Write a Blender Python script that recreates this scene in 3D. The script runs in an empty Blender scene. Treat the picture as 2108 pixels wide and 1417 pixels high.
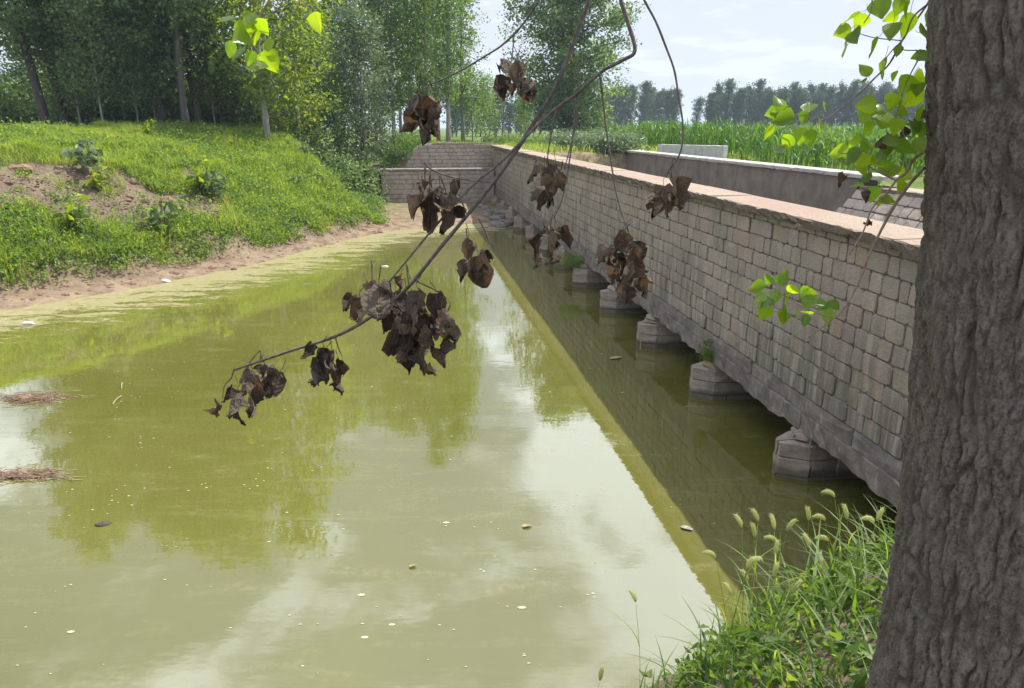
import bpy, math, random
import numpy as np
from mathutils import Vector, Matrix, Euler

scene = bpy.context.scene
COL = scene.collection
R = math.radians
rng = np.random.default_rng(7)
random.seed(7)

# ------------------------------------------------------------------ camera
CAM_H = 4.5
F_PX, W_PX, H_PX = 1540.0, 2108.0, 1417.0
PITCH = math.atan((708.5 - 262.0) / F_PX)
cam_d = bpy.data.cameras.new('camera')
cam = bpy.data.objects.new('camera', cam_d)
COL.objects.link(cam)
cam_d.sensor_width = 36.0
cam_d.lens = 36.0 * F_PX / W_PX
cam_d.clip_start = 0.05
cam_d.clip_end = 5000
cam.location = (0, 0, CAM_H)
cam.rotation_euler = (math.pi / 2 - PITCH, 0, 0)
scene.camera = cam

# ------------------------------------------------------------------ light
SUN_AZ = R(57.8)      # clockwise from +Y
SUN_EL = R(59.6)
sun_dir = Vector((math.sin(SUN_AZ) * math.cos(SUN_EL), math.cos(SUN_AZ) * math.cos(SUN_EL), math.sin(SUN_EL)))
sd_ = bpy.data.lights.new('sun', 'SUN')
sd_.energy = 5.0
sd_.angle = R(0.55)
sd_.color = (1.0, 0.945, 0.85)
sun = bpy.data.objects.new('sun', sd_)
COL.objects.link(sun)
sun.rotation_euler = sun_dir.to_track_quat('Z', 'Y').to_euler()
sun.location = (20, 30, 60)

world = bpy.data.worlds.new('World')
scene.world = world
world.use_nodes = True
nt = world.node_tree
nt.nodes.clear()
def wn(t, **kw):
    n = nt.nodes.new(t)
    for k, v in kw.items(): setattr(n, k, v)
    return n
def wmath(op, a, b=None, clamp=False):
    n = wn('ShaderNodeMath', operation=op); n.use_clamp = clamp
    for i, v in enumerate((a, b)):
        if v is None: continue
        if isinstance(v, (int, float)): n.inputs[i].default_value = v
        else: nt.links.new(v, n.inputs[i])
    return n.outputs[0]
sky = wn('ShaderNodeTexSky', sky_type='NISHITA')
sky.sun_disc = False
sky.sun_elevation = SUN_EL
sky.sun_rotation = SUN_AZ
sky.air_density = 1.0
sky.dust_density = 2.0
sky.ozone_density = 1.0
tc = wn('ShaderNodeTexCoord')
sep = wn('ShaderNodeSeparateXYZ'); nt.links.new(tc.outputs['Generated'], sep.inputs[0])
den = wmath('ADD', wmath('MAXIMUM', sep.outputs[2], 0.0), 0.12)
comb = wn('ShaderNodeCombineXYZ')
nt.links.new(wmath('DIVIDE', sep.outputs[0], den), comb.inputs[0])
nt.links.new(wmath('DIVIDE', sep.outputs[1], den), comb.inputs[1])
cn = wn('ShaderNodeTexNoise'); cn.inputs['Scale'].default_value = 1.9; cn.inputs['Detail'].default_value = 9
cn.inputs['Roughness'].default_value = 0.56; cn.inputs['Distortion'].default_value = 0.25
ofs = wn('ShaderNodeVectorMath', operation='ADD'); ofs.inputs[1].default_value = (-7.8, 12.5, -4.57)
nt.links.new(comb.outputs[0], ofs.inputs[0]); nt.links.new(ofs.outputs[0], cn.inputs['Vector'])
cr = wn('ShaderNodeMapRange', interpolation_type='SMOOTHSTEP'); cr.inputs[1].default_value = 0.49; cr.inputs[2].default_value = 0.61
nt.links.new(cn.outputs['Fac'], cr.inputs[0])
# pale haze, the same all round, thicker towards the horizon
hr = wn('ShaderNodeMapRange', interpolation_type='SMOOTHSTEP'); hr.inputs[1].default_value = 0.10; hr.inputs[2].default_value = 0.46
hr.inputs[3].default_value = 0.97; hr.inputs[4].default_value = 0.34
vd = wn('ShaderNodeVectorMath', operation='DOT_PRODUCT'); nt.links.new(tc.outputs['Generated'], vd.inputs[0]); vd.inputs[1].default_value = tuple(sun_dir)
vr = wn('ShaderNodeMapRange', interpolation_type='SMOOTHSTEP'); vr.inputs[1].default_value = -.25; vr.inputs[2].default_value = .92
vr.inputs[3].default_value = .14; vr.inputs[4].default_value = .88
nt.links.new(vd.outputs['Value'], vr.inputs[0]); nt.links.new(vr.outputs[0], hr.inputs[4])
nt.links.new(sep.outputs[2], hr.inputs[0]); hz = hr.outputs[0]
mixh = wn('ShaderNodeMix', data_type='RGBA')
nt.links.new(hz, mixh.inputs[0]); nt.links.new(sky.outputs[0], mixh.inputs[6])
glow = wn('ShaderNodeMix', data_type='RGBA')      # haze is brighter towards the sun
gr_ = wn('ShaderNodeMapRange', interpolation_type='SMOOTHSTEP'); gr_.inputs[1].default_value = .5; gr_.inputs[2].default_value = .97
nt.links.new(vd.outputs['Value'], gr_.inputs[0]); nt.links.new(gr_.outputs[0], glow.inputs[0])
glow.inputs[6].default_value = (9.9, 10.7, 12.7, 1); glow.inputs[7].default_value = (15.0, 15.6, 17.0, 1)
nt.links.new(glow.outputs[2], mixh.inputs[7])
ce = wn('ShaderNodeMapRange', interpolation_type='SMOOTHSTEP'); ce.inputs[1].default_value = .12; ce.inputs[2].default_value = .36; ce.inputs[3].default_value = .07
nt.links.new(sep.outputs[2], ce.inputs[0])
mixc = wn('ShaderNodeMix', data_type='RGBA')
nt.links.new(wmath('MULTIPLY', wmath('MULTIPLY', cr.outputs[0], ce.outputs[0]), 0.85), mixc.inputs[0]); nt.links.new(mixh.outputs[2], mixc.inputs[6])
mixc.inputs[7].default_value = (29.5, 31.8, 35.0, 1)
bg = wn('ShaderNodeBackground'); bg.inputs[1].default_value = 0.057
nt.links.new(mixc.outputs[2], bg.inputs[0])
wo = wn('ShaderNodeOutputWorld'); nt.links.new(bg.outputs[0], wo.inputs[0])

scene.view_settings.view_transform = 'Standard'
scene.view_settings.look = 'None'
scene.view_settings.gamma = 1.0
scene.view_settings.use_curve_mapping = False
scene.view_settings.exposure = 0.56
scene.render.engine = 'CYCLES'
cy = scene.cycles
cy.max_bounces = 8; cy.diffuse_bounces = 3; cy.glossy_bounces = 3; cy.transmission_bounces = 4; cy.transparent_max_bounces = 6
cy.volume_bounces = 0
cy.use_denoising = True
cy.denoiser = 'OPENIMAGEDENOISE'; cy.denoising_input_passes = 'RGB_ALBEDO_NORMAL'; cy.denoising_prefilter = 'ACCURATE'
cy.caustics_reflective = False; cy.caustics_refractive = False
cy.sample_clamp_indirect = 6.0

# ------------------------------------------------------------------ geometry helpers
CF = np.array([0, math.cos(PITCH), -math.sin(PITCH)])
CU = np.array([0, math.sin(PITCH), math.cos(PITCH)])
CX = np.array([1.0, 0, 0])
CO = np.array([0, 0, CAM_H])
def ray(px, py):
    return CF + (px - 1054.0) / F_PX * CX - (py - 708.5) / F_PX * CU
def at_depth(px, py, dep):
    return CO + ray(px, py) * dep
def at_z(px, py, z):
    r = ray(px, py); return CO + r * ((z - CAM_H) / r[2])
def at_y(px, py, y):
    r = ray(px, py); return CO + r * (y / r[1])
def project(P):
    d = np.asarray(P, float) - CO
    z = d @ CF
    z = np.where(np.abs(z) < 1e-6, 1e-6, z)
    return 1054 + F_PX * (d @ CX) / z, 708.5 - F_PX * (d @ CU) / z, z
# bridge frame
DIR = np.array([-0.138, 0.9904, 0.0]); DIR /= np.linalg.norm(DIR)
RGT = np.array([DIR[1], -DIR[0], 0.0])
def B(s, t, z): return DIR * s + RGT * t + np.array([0, 0, z])
def ST(x, y): return x * DIR[0] + y * DIR[1], x * RGT[0] + y * RGT[1]
def on_t(px, py, t):
    r = ray(px, py); return CO + r * (t / (r @ RGT))

def hash2(ix, iy, seed):
    h = (ix.astype(np.int64) * 374761393 + iy.astype(np.int64) * 668265263 + seed * 1442695041) & 0xFFFFFFFF
    h = ((h ^ (h >> 13)) * 1274126177) & 0xFFFFFFFF
    return ((h ^ (h >> 16)) & 0xFFFFFF) / float(0xFFFFFF)
def vnoise(x, y, seed=0):
    x = np.asarray(x, float); y = np.asarray(y, float)
    ix = np.floor(x); iy = np.floor(y); fx = x - ix; fy = y - iy
    fx = fx * fx * (3 - 2 * fx); fy = fy * fy * (3 - 2 * fy)
    a = hash2(ix, iy, seed); b = hash2(ix + 1, iy, seed); c = hash2(ix, iy + 1, seed); d = hash2(ix + 1, iy + 1, seed)
    return a + (b - a) * fx + (c - a) * fy + (a - b - c + d) * fx * fy
def fbm(x, y, oct=4, seed=0):
    v = 0; a = 0.5
    for i in range(oct):
        v = v + a * vnoise(np.asarray(x) * 2 ** i, np.asarray(y) * 2 ** i, seed + i * 17); a *= 0.5
    return v / (1 - 0.5 ** oct)
def sstep(a, b, x):
    t = np.clip((np.asarray(x, float) - a) / (b - a), 0, 1); return t * t * (3 - 2 * t)
def in_poly(px, py, poly):
    poly = np.asarray(poly, float); inside = np.zeros(np.shape(px), bool); j = len(poly) - 1
    for i in range(len(poly)):
        xi, yi = poly[i]; xj, yj = poly[j]
        c = ((yi > py) != (yj > py)) & (px < (xj - xi) * (py - yi) / (yj - yi + 1e-12) + xi)
        inside ^= c; j = i
    return inside

def mesh_np(name, V, F, mat=None, smooth=False, attrs=None):
    """V (n,3), F (m,k) uniform polygons or a list of such arrays"""
    me = bpy.data.meshes.new(name)
    V = np.asarray(V, np.float32)
    Fs = F if isinstance(F, list) else [F]
    Fs = [np.asarray(f, np.int32) for f in Fs if len(f)]
    me.vertices.add(len(V)); me.vertices.foreach_set('co', V.ravel())
    loops = np.concatenate([f.ravel() for f in Fs])
    starts = []; tot = []; o = 0
    for f in Fs:
        m, k = f.shape
        starts.append(o + np.arange(m) * k); tot.append(np.full(m, k)); o += m * k
    me.loops.add(len(loops)); me.loops.foreach_set('vertex_index', loops)
    st = np.concatenate(starts).astype(np.int32)
    me.polygons.add(len(st)); me.polygons.foreach_set('loop_start', st)
    me.polygons.foreach_set('use_smooth', np.full(len(st), bool(smooth)))
    if attrs:
        for k, v in attrs.items():
            a = me.attributes.new(k, 'FLOAT', 'POINT'); a.data.foreach_set('value', np.asarray(v, np.float32))
    me.update(calc_edges=True); me.validate()
    if mat: me.materials.append(mat)
    return me
class MB:
    """collects vertices and faces for one mesh"""
    def __init__(s): s.V = []; s.F = {}; s.n = 0
    def add(s, V, *Fs):
        V = np.asarray(V, float)
        for F in Fs:
            F = np.asarray(F, int)
            if len(F): s.F.setdefault(F.shape[1], []).append(F + s.n)
        s.V.append(V); s.n += len(V)
    def mesh(s, name, mat=None, smooth=False, origin=None):
        V = np.concatenate(s.V)
        if origin is not None: V = V - np.asarray(origin)
        return mesh_np(name, V, [np.concatenate(f) for f in s.F.values()], mat, smooth)
BOXF = [[0, 3, 2, 1], [4, 5, 6, 7], [0, 1, 5, 4], [1, 2, 6, 5], [2, 3, 7, 6], [3, 0, 4, 7]]
def box_v(x0, x1, y0, y1, z0, z1):
    return np.array([[x0, y0, z0], [x1, y0, z0], [x1, y1, z0], [x0, y1, z0], [x0, y0, z1], [x1, y0, z1], [x1, y1, z1], [x0, y1, z1]], float)
def tube(pts, radii, n=7):
    pts = np.asarray(pts, float); m = len(pts)
    radii = np.broadcast_to(np.asarray(radii, float), (m,))
    T = np.gradient(pts, axis=0); T /= np.linalg.norm(T, axis=1)[:, None] + 1e-9
    ref = np.array([0.31, 0.17, 0.93]) if abs(T[0][2]) < 0.9 else np.array([1.0, 0.1, 0.0])
    V = []
    a = np.arange(n) * 2 * math.pi / n
    for i in range(m):
        u = np.cross(T[i], ref); u /= np.linalg.norm(u) + 1e-9
        w = np.cross(T[i], u); ref = np.cross(u, T[i])
        V.append(pts[i] + radii[i] * (np.cos(a)[:, None] * u + np.sin(a)[:, None] * w))
    V = np.concatenate(V); F = []
    for i in range(m - 1):
        for j in range(n):
            k = (j + 1) % n
            F.append([i * n + j, i * n + k, (i + 1) * n + k, (i + 1) * n + j])
    c0 = len(V); V = np.vstack([V, pts[0], pts[-1]])
    T3 = [[c0, (j + 1) % n, j] for j in range(n)] + [[c0 + 1, (m - 1) * n + j, (m - 1) * n + (j + 1) % n] for j in range(n)]
    return V, np.array(F), np.array(T3)
def spline(P, k=6):
    P = np.asarray(P, float)
    if len(P) < 3: return np.array([P[0] + (P[-1] - P[0]) * t for t in np.linspace(0, 1, k + 1)])
    Q = np.vstack([2 * P[0] - P[1], P, 2 * P[-1] - P[-2]]); out = []
    for i in range(1, len(Q) - 2):
        for t in np.linspace(0, 1, k, endpoint=False):
            a, b, c, d = Q[i - 1], Q[i], Q[i + 1], Q[i + 2]
            out.append(0.5 * (2 * b + (c - a) * t + (2 * a - 5 * b + 4 * c - d) * t * t + (3 * b - a - 3 * c + d) * t ** 3))
    out.append(P[-1]); return np.array(out)

def tag(o, label, cat, group=None, kind=None):
    o['label'] = label; o['category'] = cat
    if group: o['group'] = group
    if kind: o['kind'] = kind
    return o
def thing(name, loc, label, cat, group=None, rz=0.0):
    o = bpy.data.objects.new(name, None); o.empty_display_size = 0.2
    o.location = tuple(loc); o.rotation_euler = (0, 0, rz); COL.objects.link(o)
    return tag(o, label, cat, group)
def part(name, me, parent=None, loc=(0, 0, 0), rot=None, scale=None, label=None, kind=None):
    o = bpy.data.objects.new(name, me); COL.objects.link(o)
    o.location = tuple(loc)
    if rot is not None: o.rotation_euler = rot
    if scale is not None: o.scale = scale
    if parent is not None: o.parent = parent
    if label: o['label'] = label
    if kind: o['kind'] = kind
    return o
def copy_tree(o, parent=None):
    c = o.copy(); COL.objects.link(c)
    if parent is not None: c.parent = parent
    for ch in list(o.children): copy_tree(ch, c)
    return c

# ------------------------------------------------------------------ materials
class M:
    def __init__(s, name, rough=0.8, spec=0.3):
        s.m = bpy.data.materials.new(name); s.m.use_nodes = True
        s.t = s.m.node_tree; s.t.nodes.clear()
        s.out = s.n('ShaderNodeOutputMaterial'); s.b = s.n('ShaderNodeBsdfPrincipled')
        s.b.inputs['Roughness'].default_value = rough
        s.b.inputs['Specular IOR Level'].default_value = spec
        s.l(s.b.outputs[0], s.out.inputs[0])
    def n(s, t, **kw):
        x = s.t.nodes.new(t)
        for k, v in kw.items(): setattr(x, k, v)
        return x
    def l(s, a, b): s.t.links.new(a, b)
    def pos(s):
        g = s.n('ShaderNodeNewGeometry'); return g.outputs['Position']
    def obj(s):
        g = s.n('ShaderNodeTexCoord'); return g.outputs['Object']
    def mapv(s, v, scale, rot=(0, 0, 0)):
        m = s.n('ShaderNodeMapping'); m.inputs['Scale'].default_value = scale; m.inputs['Rotation'].default_value = rot
        s.l(v, m.inputs[0]); return m.outputs[0]
    def noise(s, v, sc, det=4, rough=0.55, dist=0.0):
        x = s.n('ShaderNodeTexNoise'); x.inputs['Scale'].default_value = sc; x.inputs['Detail'].default_value = det
        x.inputs['Roughness'].default_value = rough; x.inputs['Distortion'].default_value = dist
        s.l(v, x.inputs['Vector']); return x.outputs['Fac']
    def ramp(s, f, a, b, lo=0.0, hi=1.0):
        x = s.n('ShaderNodeMapRange'); x.inputs[1].default_value = a; x.inputs[2].default_value = b
        x.inputs[3].default_value = lo; x.inputs[4].default_value = hi; s.l(f, x.inputs[0]); return x.outputs[0]
    def math(s, op, a, b=None, clamp=False):
        x = s.n('ShaderNodeMath', operation=op); x.use_clamp = clamp
        for i, v in enumerate((a, b)):
            if v is None: continue
            if isinstance(v, (int, float)): x.inputs[i].default_value = v
            else: s.l(v, x.inputs[i])
        return x.outputs[0]
    def mix(s, f, a, b, blend='MIX'):
        x = s.n('ShaderNodeMix', data_type='RGBA', blend_type=blend)
        for i, v in ((0, f), (6, a), (7, b)):
            if isinstance(v, (int, float)): x.inputs[i].default_value = v
            elif isinstance(v, tuple): x.inputs[i].default_value = (*v, 1)
            else: s.l(v, x.inputs[i])
        return x.outputs[2]
    def cramp(s, f, stops):
        x = s.n('ShaderNodeValToRGB'); e = x.color_ramp.elements
        while len(e) < len(stops): e.new(0.5)
        for k, (p, c) in enumerate(stops): e[k].position = p; e[k].color = (*c, 1)
        s.l(f, x.inputs[0]); return x.outputs[0]
    def attr(s, name):
        x = s.n('ShaderNodeAttribute', attribute_name=name); return x.outputs['Fac']
    def rnd(s):
        g = s.n('ShaderNodeNewGeometry'); o = s.n('ShaderNodeObjectInfo')
        return s.math('FRACT', s.math('ADD', g.outputs['Random Per Island'], o.outputs['Random']))
    def color(s, c):
        if isinstance(c, tuple): s.b.inputs['Base Color'].default_value = (*c, 1)
        else: s.l(c, s.b.inputs['Base Color'])
    def bump(s, h, strength=0.5, dist=0.02):
        x = s.n('ShaderNodeBump'); x.inputs['Strength'].default_value = strength; x.inputs['Distance'].default_value = dist
        s.l(h, x.inputs['Height']); s.l(x.outputs[0], s.b.inputs['Normal'])

def leaf_mat(name, stops, trans, tfac=0.45, rough=0.5, spec=0.35, nscale=0.5):
    m = M(name, rough, spec)
    r = m.rnd(); p = m.pos()
    f = m.math('ADD', m.math('MULTIPLY', r, 0.6), m.math('MULTIPLY', m.ramp(m.noise(p, nscale, 2), 0.3, 0.7), 0.4))
    c = m.cramp(f, stops); m.color(c)
    tr = m.n('ShaderNodeBsdfTranslucent')
    m.l(m.mix(1.0, c, trans, 'MULTIPLY'), tr.inputs[0])
    if name == 'poplar_leaf':
        q = m.n('ShaderNodeSeparateXYZ'); m.l(m.obj(), q.inputs[0]); ax = m.math('ABSOLUTE', q.outputs[0])
        mid = m.ramp(ax, .012, .03, 1, 0); lat = m.ramp(m.math('SINE', m.math('MULTIPLY', m.math('SUBTRACT', q.outputs[2], m.math('MULTIPLY', ax, .9)), 52.0)), .86, .98, 0, .55)
        v = m.math('MAXIMUM', mid, lat); o_ = m.n('ShaderNodeObjectInfo')
        c = m.mix(m.math('MULTIPLY', v, .6), c, (.20, .26, .08)); c = m.mix(m.ramp(m.noise(m.obj(), 7, 3), .66, .74, 0, .8), c, (.16, .11, .03))
        c = m.mix(m.ramp(o_.outputs['Random'], .0, 1.0, 0, .35), c, (.02, .06, .02)); m.color(c)
        m.l(m.mix(1.0, m.mix(m.math('MULTIPLY', v, .5), c, (.02, .05, .01)), trans, 'MULTIPLY'), tr.inputs[0]); m.bump(v, .4, .02)
    ms = m.n('ShaderNodeMixShader'); ms.inputs[0].default_value = tfac
    m.l(m.b.outputs[0], ms.inputs[1]); m.l(tr.outputs[0], ms.inputs[2]); m.l(ms.outputs[0], m.out.inputs[0])
    return m.m
LEAF_DARK = leaf_mat('leaf_dark', [(0, (.036, .068, .032)), (.5, (.078, .122, .05)), (1, (.20, .24, .115))], (3.4, 3.6, 1.8), .4, .45, .45)
LEAF_MID = leaf_mat('leaf_mid', [(0, (.040, .080, .026)), (.5, (.075, .13, .038)), (1, (.15, .20, .06))], (3.4, 3.4, 1.4), .42, .45, .45)
LEAF_BRIGHT = leaf_mat('leaf_bright', [(0, (.045, .09, .018)), (.5, (.095, .15, .026)), (1, (.18, .21, .04))], (3.8, 3.3, .8), .5)
LEAF_SILVER = leaf_mat('leaf_silver', [(0, (.045, .075, .04)), (.5, (.085, .12, .065)), (1, (.19, .22, .15))], (2.4, 2.6, 1.6), .35, .4, .5)
LEAF_FAR = leaf_mat('leaf_far', [(0, (.020, .045, .025)), (.5, (.035, .065, .032)), (1, (.07, .10, .045))], (3.0, 3.0, 1.6), .35, nscale=.06)
GRASS = leaf_mat('grass_blade', [(0, (.070, .115, .022)), (.4, (.135, .195, .042)), (.8, (.205, .25, .07)), (1, (.33, .295, .14))], (3.0, 2.9, .9), .48, .5, .3, 1.3)
WEED = leaf_mat('weed_leaf', [(0, (.045, .085, .022)), (.5, (.105, .17, .042)), (1, (.20, .25, .075))], (3.0, 3.0, 1.0), .45, .5, .35, .6)
CORN = leaf_mat('corn_leaf', [(0, (.03, .075, .016)), (.6, (.055, .12, .022)), (1, (.11, .17, .04))], (3.0, 3.0, 1.0), .4, .45, .35, .1)
POP_LEAF = leaf_mat('poplar_leaf', [(0, (.040, .095, .018)), (.5, (.07, .135, .02)), (1, (.115, .175, .03))], (5.4, 4.6, .5), .58, .30, .55, 9.0)
BANK_WEED = leaf_mat('bank_weed', [(0, (.028, .062, .016)), (.5, (.075, .13, .030)), (.85, (.14, .195, .05)), (1, (.26, .23, .10))], (3.0, 3.0, 1.0), .42, .5, .35, 5.0)
SEED = leaf_mat('seed_head', [(0, (.34, .37, .17)), (1, (.52, .53, .28))], (1.5, 1.5, 1.3), .5, .7, .2, 3.0)

def dead_leaf_mat():
    m = M('dead_leaf', .75, .25); p = m.obj(); o = m.n('ShaderNodeObjectInfo')
    c = m.cramp(o.outputs['Random'], [(0, (.045, .035, .029)), (.5, (.078, .06, .048)), (.85, (.13, .102, .08)), (1, (.17, .12, .075))])
    n = m.noise(p, 45, 4); c = m.mix(m.ramp(n, .4, .72, 0, .45), c, (.15, .125, .11))
    v = m.noise(m.mapv(p, (60, 60, 9)), 1.0, 3); c = m.mix(m.ramp(v, .5, .75, 0, .5), c, (.03, .022, .018))
    gb = m.n('ShaderNodeNewGeometry'); c = m.mix(m.math('MULTIPLY', gb.outputs['Backfacing'], .55), c, (.20, .165, .13))
    q = m.n('ShaderNodeSeparateXYZ'); m.l(p, q.inputs[0]); ax = m.math('ABSOLUTE', q.outputs[0])
    vn = m.math('MAXIMUM', m.ramp(ax, .012, .035, 1, 0), m.ramp(m.math('SINE', m.math('MULTIPLY', m.math('SUBTRACT', q.outputs[2], m.math('MULTIPLY', ax, .8)), 38.0)), .8, .98, 0, .7))
    c = m.mix(m.math('MULTIPLY', vn, .35), c, (.22, .18, .14))
    m.color(c); m.bump(m.math('ADD', m.noise(p, 9, 5), m.math('MULTIPLY', vn, .4)), .8, .03)
    tr = m.n('ShaderNodeBsdfTranslucent'); m.l(m.mix(1.0, c, (1.5, 1.1, .75), 'MULTIPLY'), tr.inputs[0])
    ms = m.n('ShaderNodeMixShader'); ms.inputs[0].default_value = .16
    m.l(m.b.outputs[0], ms.inputs[1]); m.l(tr.outputs[0], ms.inputs[2]); m.l(ms.outputs[0], m.out.inputs[0])
    return m.m
DEAD = dead_leaf_mat()
def twig_mat(name, a, b):
    m = M(name, .8, .3); p = m.pos(); n = m.noise(p, 60, 4)
    m.color(m.mix(m.ramp(n, .3, .7), a, b)); m.bump(m.noise(p, 140, 3), .6, .003); return m.m
TWIG = twig_mat('twig_bark', (.06, .052, .048), (.15, .13, .115))
TWIG_GREEN = twig_mat('twig_young', (.16, .11, .07), (.28, .22, .16))

def stone_mat(name='wall_stone', weather=True):
    m = M(name, .88, .25); p = m.pos(); r = m.rnd()
    c = m.cramp(r, [(0, (.36, .285, .235)), (.25, (.43, .345, .292)), (.5, (.48, .395, .335)), (.7, (.40, .335, .29)), (.90, (.50, .42, .34)), (.965, (.46, .335, .22)), (1, (.45, .335, .285))])
    # tooling marks: fine slanted grooves
    tool = m.noise(m.mapv(p, (14, 14, 95), (0, .35, .3)), 1.0, 2, .6)
    c = m.mix(m.ramp(tool, .35, .65, 0, .5), c, (.17, .137, .127))
    c = m.mix(m.ramp(m.noise(p, 55, 4, .7), .5, .72, 0, .45), c, (.12, .105, .095))
    c = m.mix(m.ramp(m.noise(p, 9, 5, .65), .42, .68, 0, .45), c, (.36, .33, .30))
    if weather:
        s = m.n('ShaderNodeSeparateXYZ'); m.l(p, s.inputs[0])
        streak = m.noise(m.mapv(p, (5.5, 5.5, .35)), 1.0, 5, .6)
        low = m.ramp(s.outputs[2], 2.75, 1.5)
        big = m.ramp(m.noise(p, .45, 3), .30, .52)
        dark = m.math('MULTIPLY', m.math('MULTIPLY', m.ramp(streak, .38, .56), m.math('ADD', m.math('MULTIPLY', low, .9), .12)), big)
        c = m.mix(m.math('MULTIPLY', dark, .78), c, (.135, .13, .115))
        c = m.mix(m.math('MULTIPLY', m.ramp(m.noise(p, .9, 6, .66), .50, .66), .5), c, (.20, .195, .165))
        c = m.mix(m.math('MULTIPLY', m.ramp(s.outputs[2], 1.35, .75), m.ramp(m.noise(p, 3.5, 5, .7), .35, .6, .3, .8)), c, (.13, .125, .105))
        white = m.math('MULTIPLY', m.ramp(m.noise(m.mapv(p, (9, 9, .55)), 1.0, 4, .6), .53, .66), m.math('MULTIPLY', low, .62))
        c = m.mix(white, c, (.44, .42, .38))
    if not weather:
        s = m.n('ShaderNodeSeparateXYZ'); m.l(p, s.inputs[0])
        wet = m.ramp(m.math('ADD', s.outputs[2], m.math('MULTIPLY', m.noise(p, 6, 4), -.16)), .03, .10, .75, 0); c = m.mix(wet, c, (.075, .072, .05))
        c = m.mix(m.ramp(m.noise(p, 2.6, 6, .7), .48, .68, 0, .6), c, (.16, .13, .10))
    m.color(c)
    h = m.math('ADD', m.math('MULTIPLY', tool, .5), m.noise(p, 26, 6, .65))
    m.bump(h, .8, .012)
    return m.m
STONE = stone_mat(); PIER_STONE = stone_mat('pier_stone', False)
def slab_mat():
    m = M('slab_stone', .9, .2); p = m.pos(); r = m.rnd()
    c = m.mix(m.ramp(m.noise(p, 3.2, 6, .65), .35, .68), (.12, .11, .105), (.29, .255, .235))
    c = m.mix(m.math('MULTIPLY', r, .3), c, (.24, .17, .15))
    w = m.ramp(m.noise(m.mapv(p, (6, 6, 2.5)), 1.0, 5, .7), .57, .70); c = m.mix(m.math('MULTIPLY', w, .6), c, (.47, .44, .41))
    m.color(c); m.bump(m.noise(p, 14, 7, .68), .9, .03); return m.m
SLAB = slab_mat()
def coping_mat():
    m = M('coping_stone', .9, .2); p = m.pos()
    big = m.noise(m.mapv(p, (1, .35, 1), (0, 0, .14)), .8, 3)
    c = m.mix(m.ramp(big, .42, .6), (.34, .245, .195), (.37, .305, .235))
    c = m.mix(m.ramp(m.noise(p, 30, 5, .7), .40, .60, 0, .8), c, (.20, .155, .125))
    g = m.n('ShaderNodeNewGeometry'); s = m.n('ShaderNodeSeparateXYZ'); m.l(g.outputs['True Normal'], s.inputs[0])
    side = m.ramp(s.outputs[2], .75, .3)          # broken concrete edge: steep faces darker than the top
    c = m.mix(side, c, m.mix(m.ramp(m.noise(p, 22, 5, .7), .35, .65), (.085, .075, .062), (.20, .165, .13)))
    m.color(c); m.bump(m.noise(p, 40, 6, .7), .8, .02); return m.m
COPING = coping_mat()
def mortar_mat():
    m = M('mortar', .95, .1); p = m.pos()
    m.color(m.mix(m.ramp(m.noise(p, 8, 4), .35, .65), (.22, .19, .162), (.32, .28, .24))); m.bump(m.noise(p, 40, 4), .6, .01); return m.m
MORTAR = mortar_mat()
def plaster_mat():
    m = M('cement_render', .9, .2); p = m.pos()
    c = m.mix(m.ramp(m.noise(p, 1.6, 6, .62), .32, .68), (.115, .097, .08), (.215, .18, .15))
    st = m.noise(m.mapv(p, (4, 4, .5)), 1.0, 4); c = m.mix(m.ramp(st, .5, .7, 0, .45), c, (.09, .08, .075))
    m.color(c); m.bump(m.noise(p, 18, 5), .5, .015); return m.m
PLASTER = plaster_mat()
def simple(name, c, rough=.7, spec=.3, n=8, var=.35):
    m = M(name, rough, spec); p = m.pos()
    m.color(m.mix(m.ramp(m.noise(p, n, 4), .3, .7), tuple(x * (1 - var) for x in c), c)); m.bump(m.noise(p, n * 4, 4), .4, .01); return m.m
def conc_mat():
    m = M('pale_concrete', .85, .25); p = m.pos()
    c = m.mix(m.ramp(m.noise(p, 3, 5), .3, .7), (.29, .275, .255), (.41, .39, .36)); m.color(c); m.bump(m.noise(p, 30, 4), .4, .01); return m.m
CONC = conc_mat(); BLOCKM = simple('white_block', (.56, .55, .53), .85, .25, 5, .2)

def bark_mat(name, a, b, sc=1.0, strength=.9):
    m = M(name, .9, .15); p = m.obj()
    v = m.mapv(p, (9 * sc, 9 * sc, 1.5 * sc))
    n = m.noise(v, 1.0, 7, .62, .6)
    c = m.mix(m.ramp(n, .36, .64), a, b)
    c = m.mix(m.ramp(m.noise(p, 24 * sc, 6, .7), .45, .7, 0, .5), c, tuple(min(1, x * 1.35) for x in b))
    m.color(c); m.bump(m.math('ADD', n, m.math('MULTIPLY', m.noise(p, 38 * sc, 6, .7), .35)), strength, .03 / sc); return m.m
def big_bark():
    m = M('bark_furrowed', .92, .12); p = m.obj(); f = m.attr('furrow')
    n = m.noise(m.mapv(p, (42, 42, 7)), 1.0, 7, .65, .5); g = m.noise(p, 130, 5, .7)
    c = m.mix(m.ramp(n, .34, .66), (.115, .10, .083), (.265, .238, .20))
    c = m.mix(m.ramp(g, .46, .66, 0, .7), c, (.30, .28, .25)); c = m.mix(m.ramp(g, .46, .30, 0, .7), c, (.07, .06, .052))
    c = m.mix(m.ramp(m.noise(p, 5, 4), .52, .66, 0, .35), c, (.17, .18, .14))
    c = m.mix(m.math('MULTIPLY', f, .6), c, (.085, .066, .052))
    m.color(c); m.bump(m.math('ADD', n, m.math('MULTIPLY', g, .8)), 1.0, .012); return m.m
BARK_BIG = big_bark()
BARK_DARK = bark_mat('bark_dark', (.05, .043, .038), (.12, .105, .09))
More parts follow.
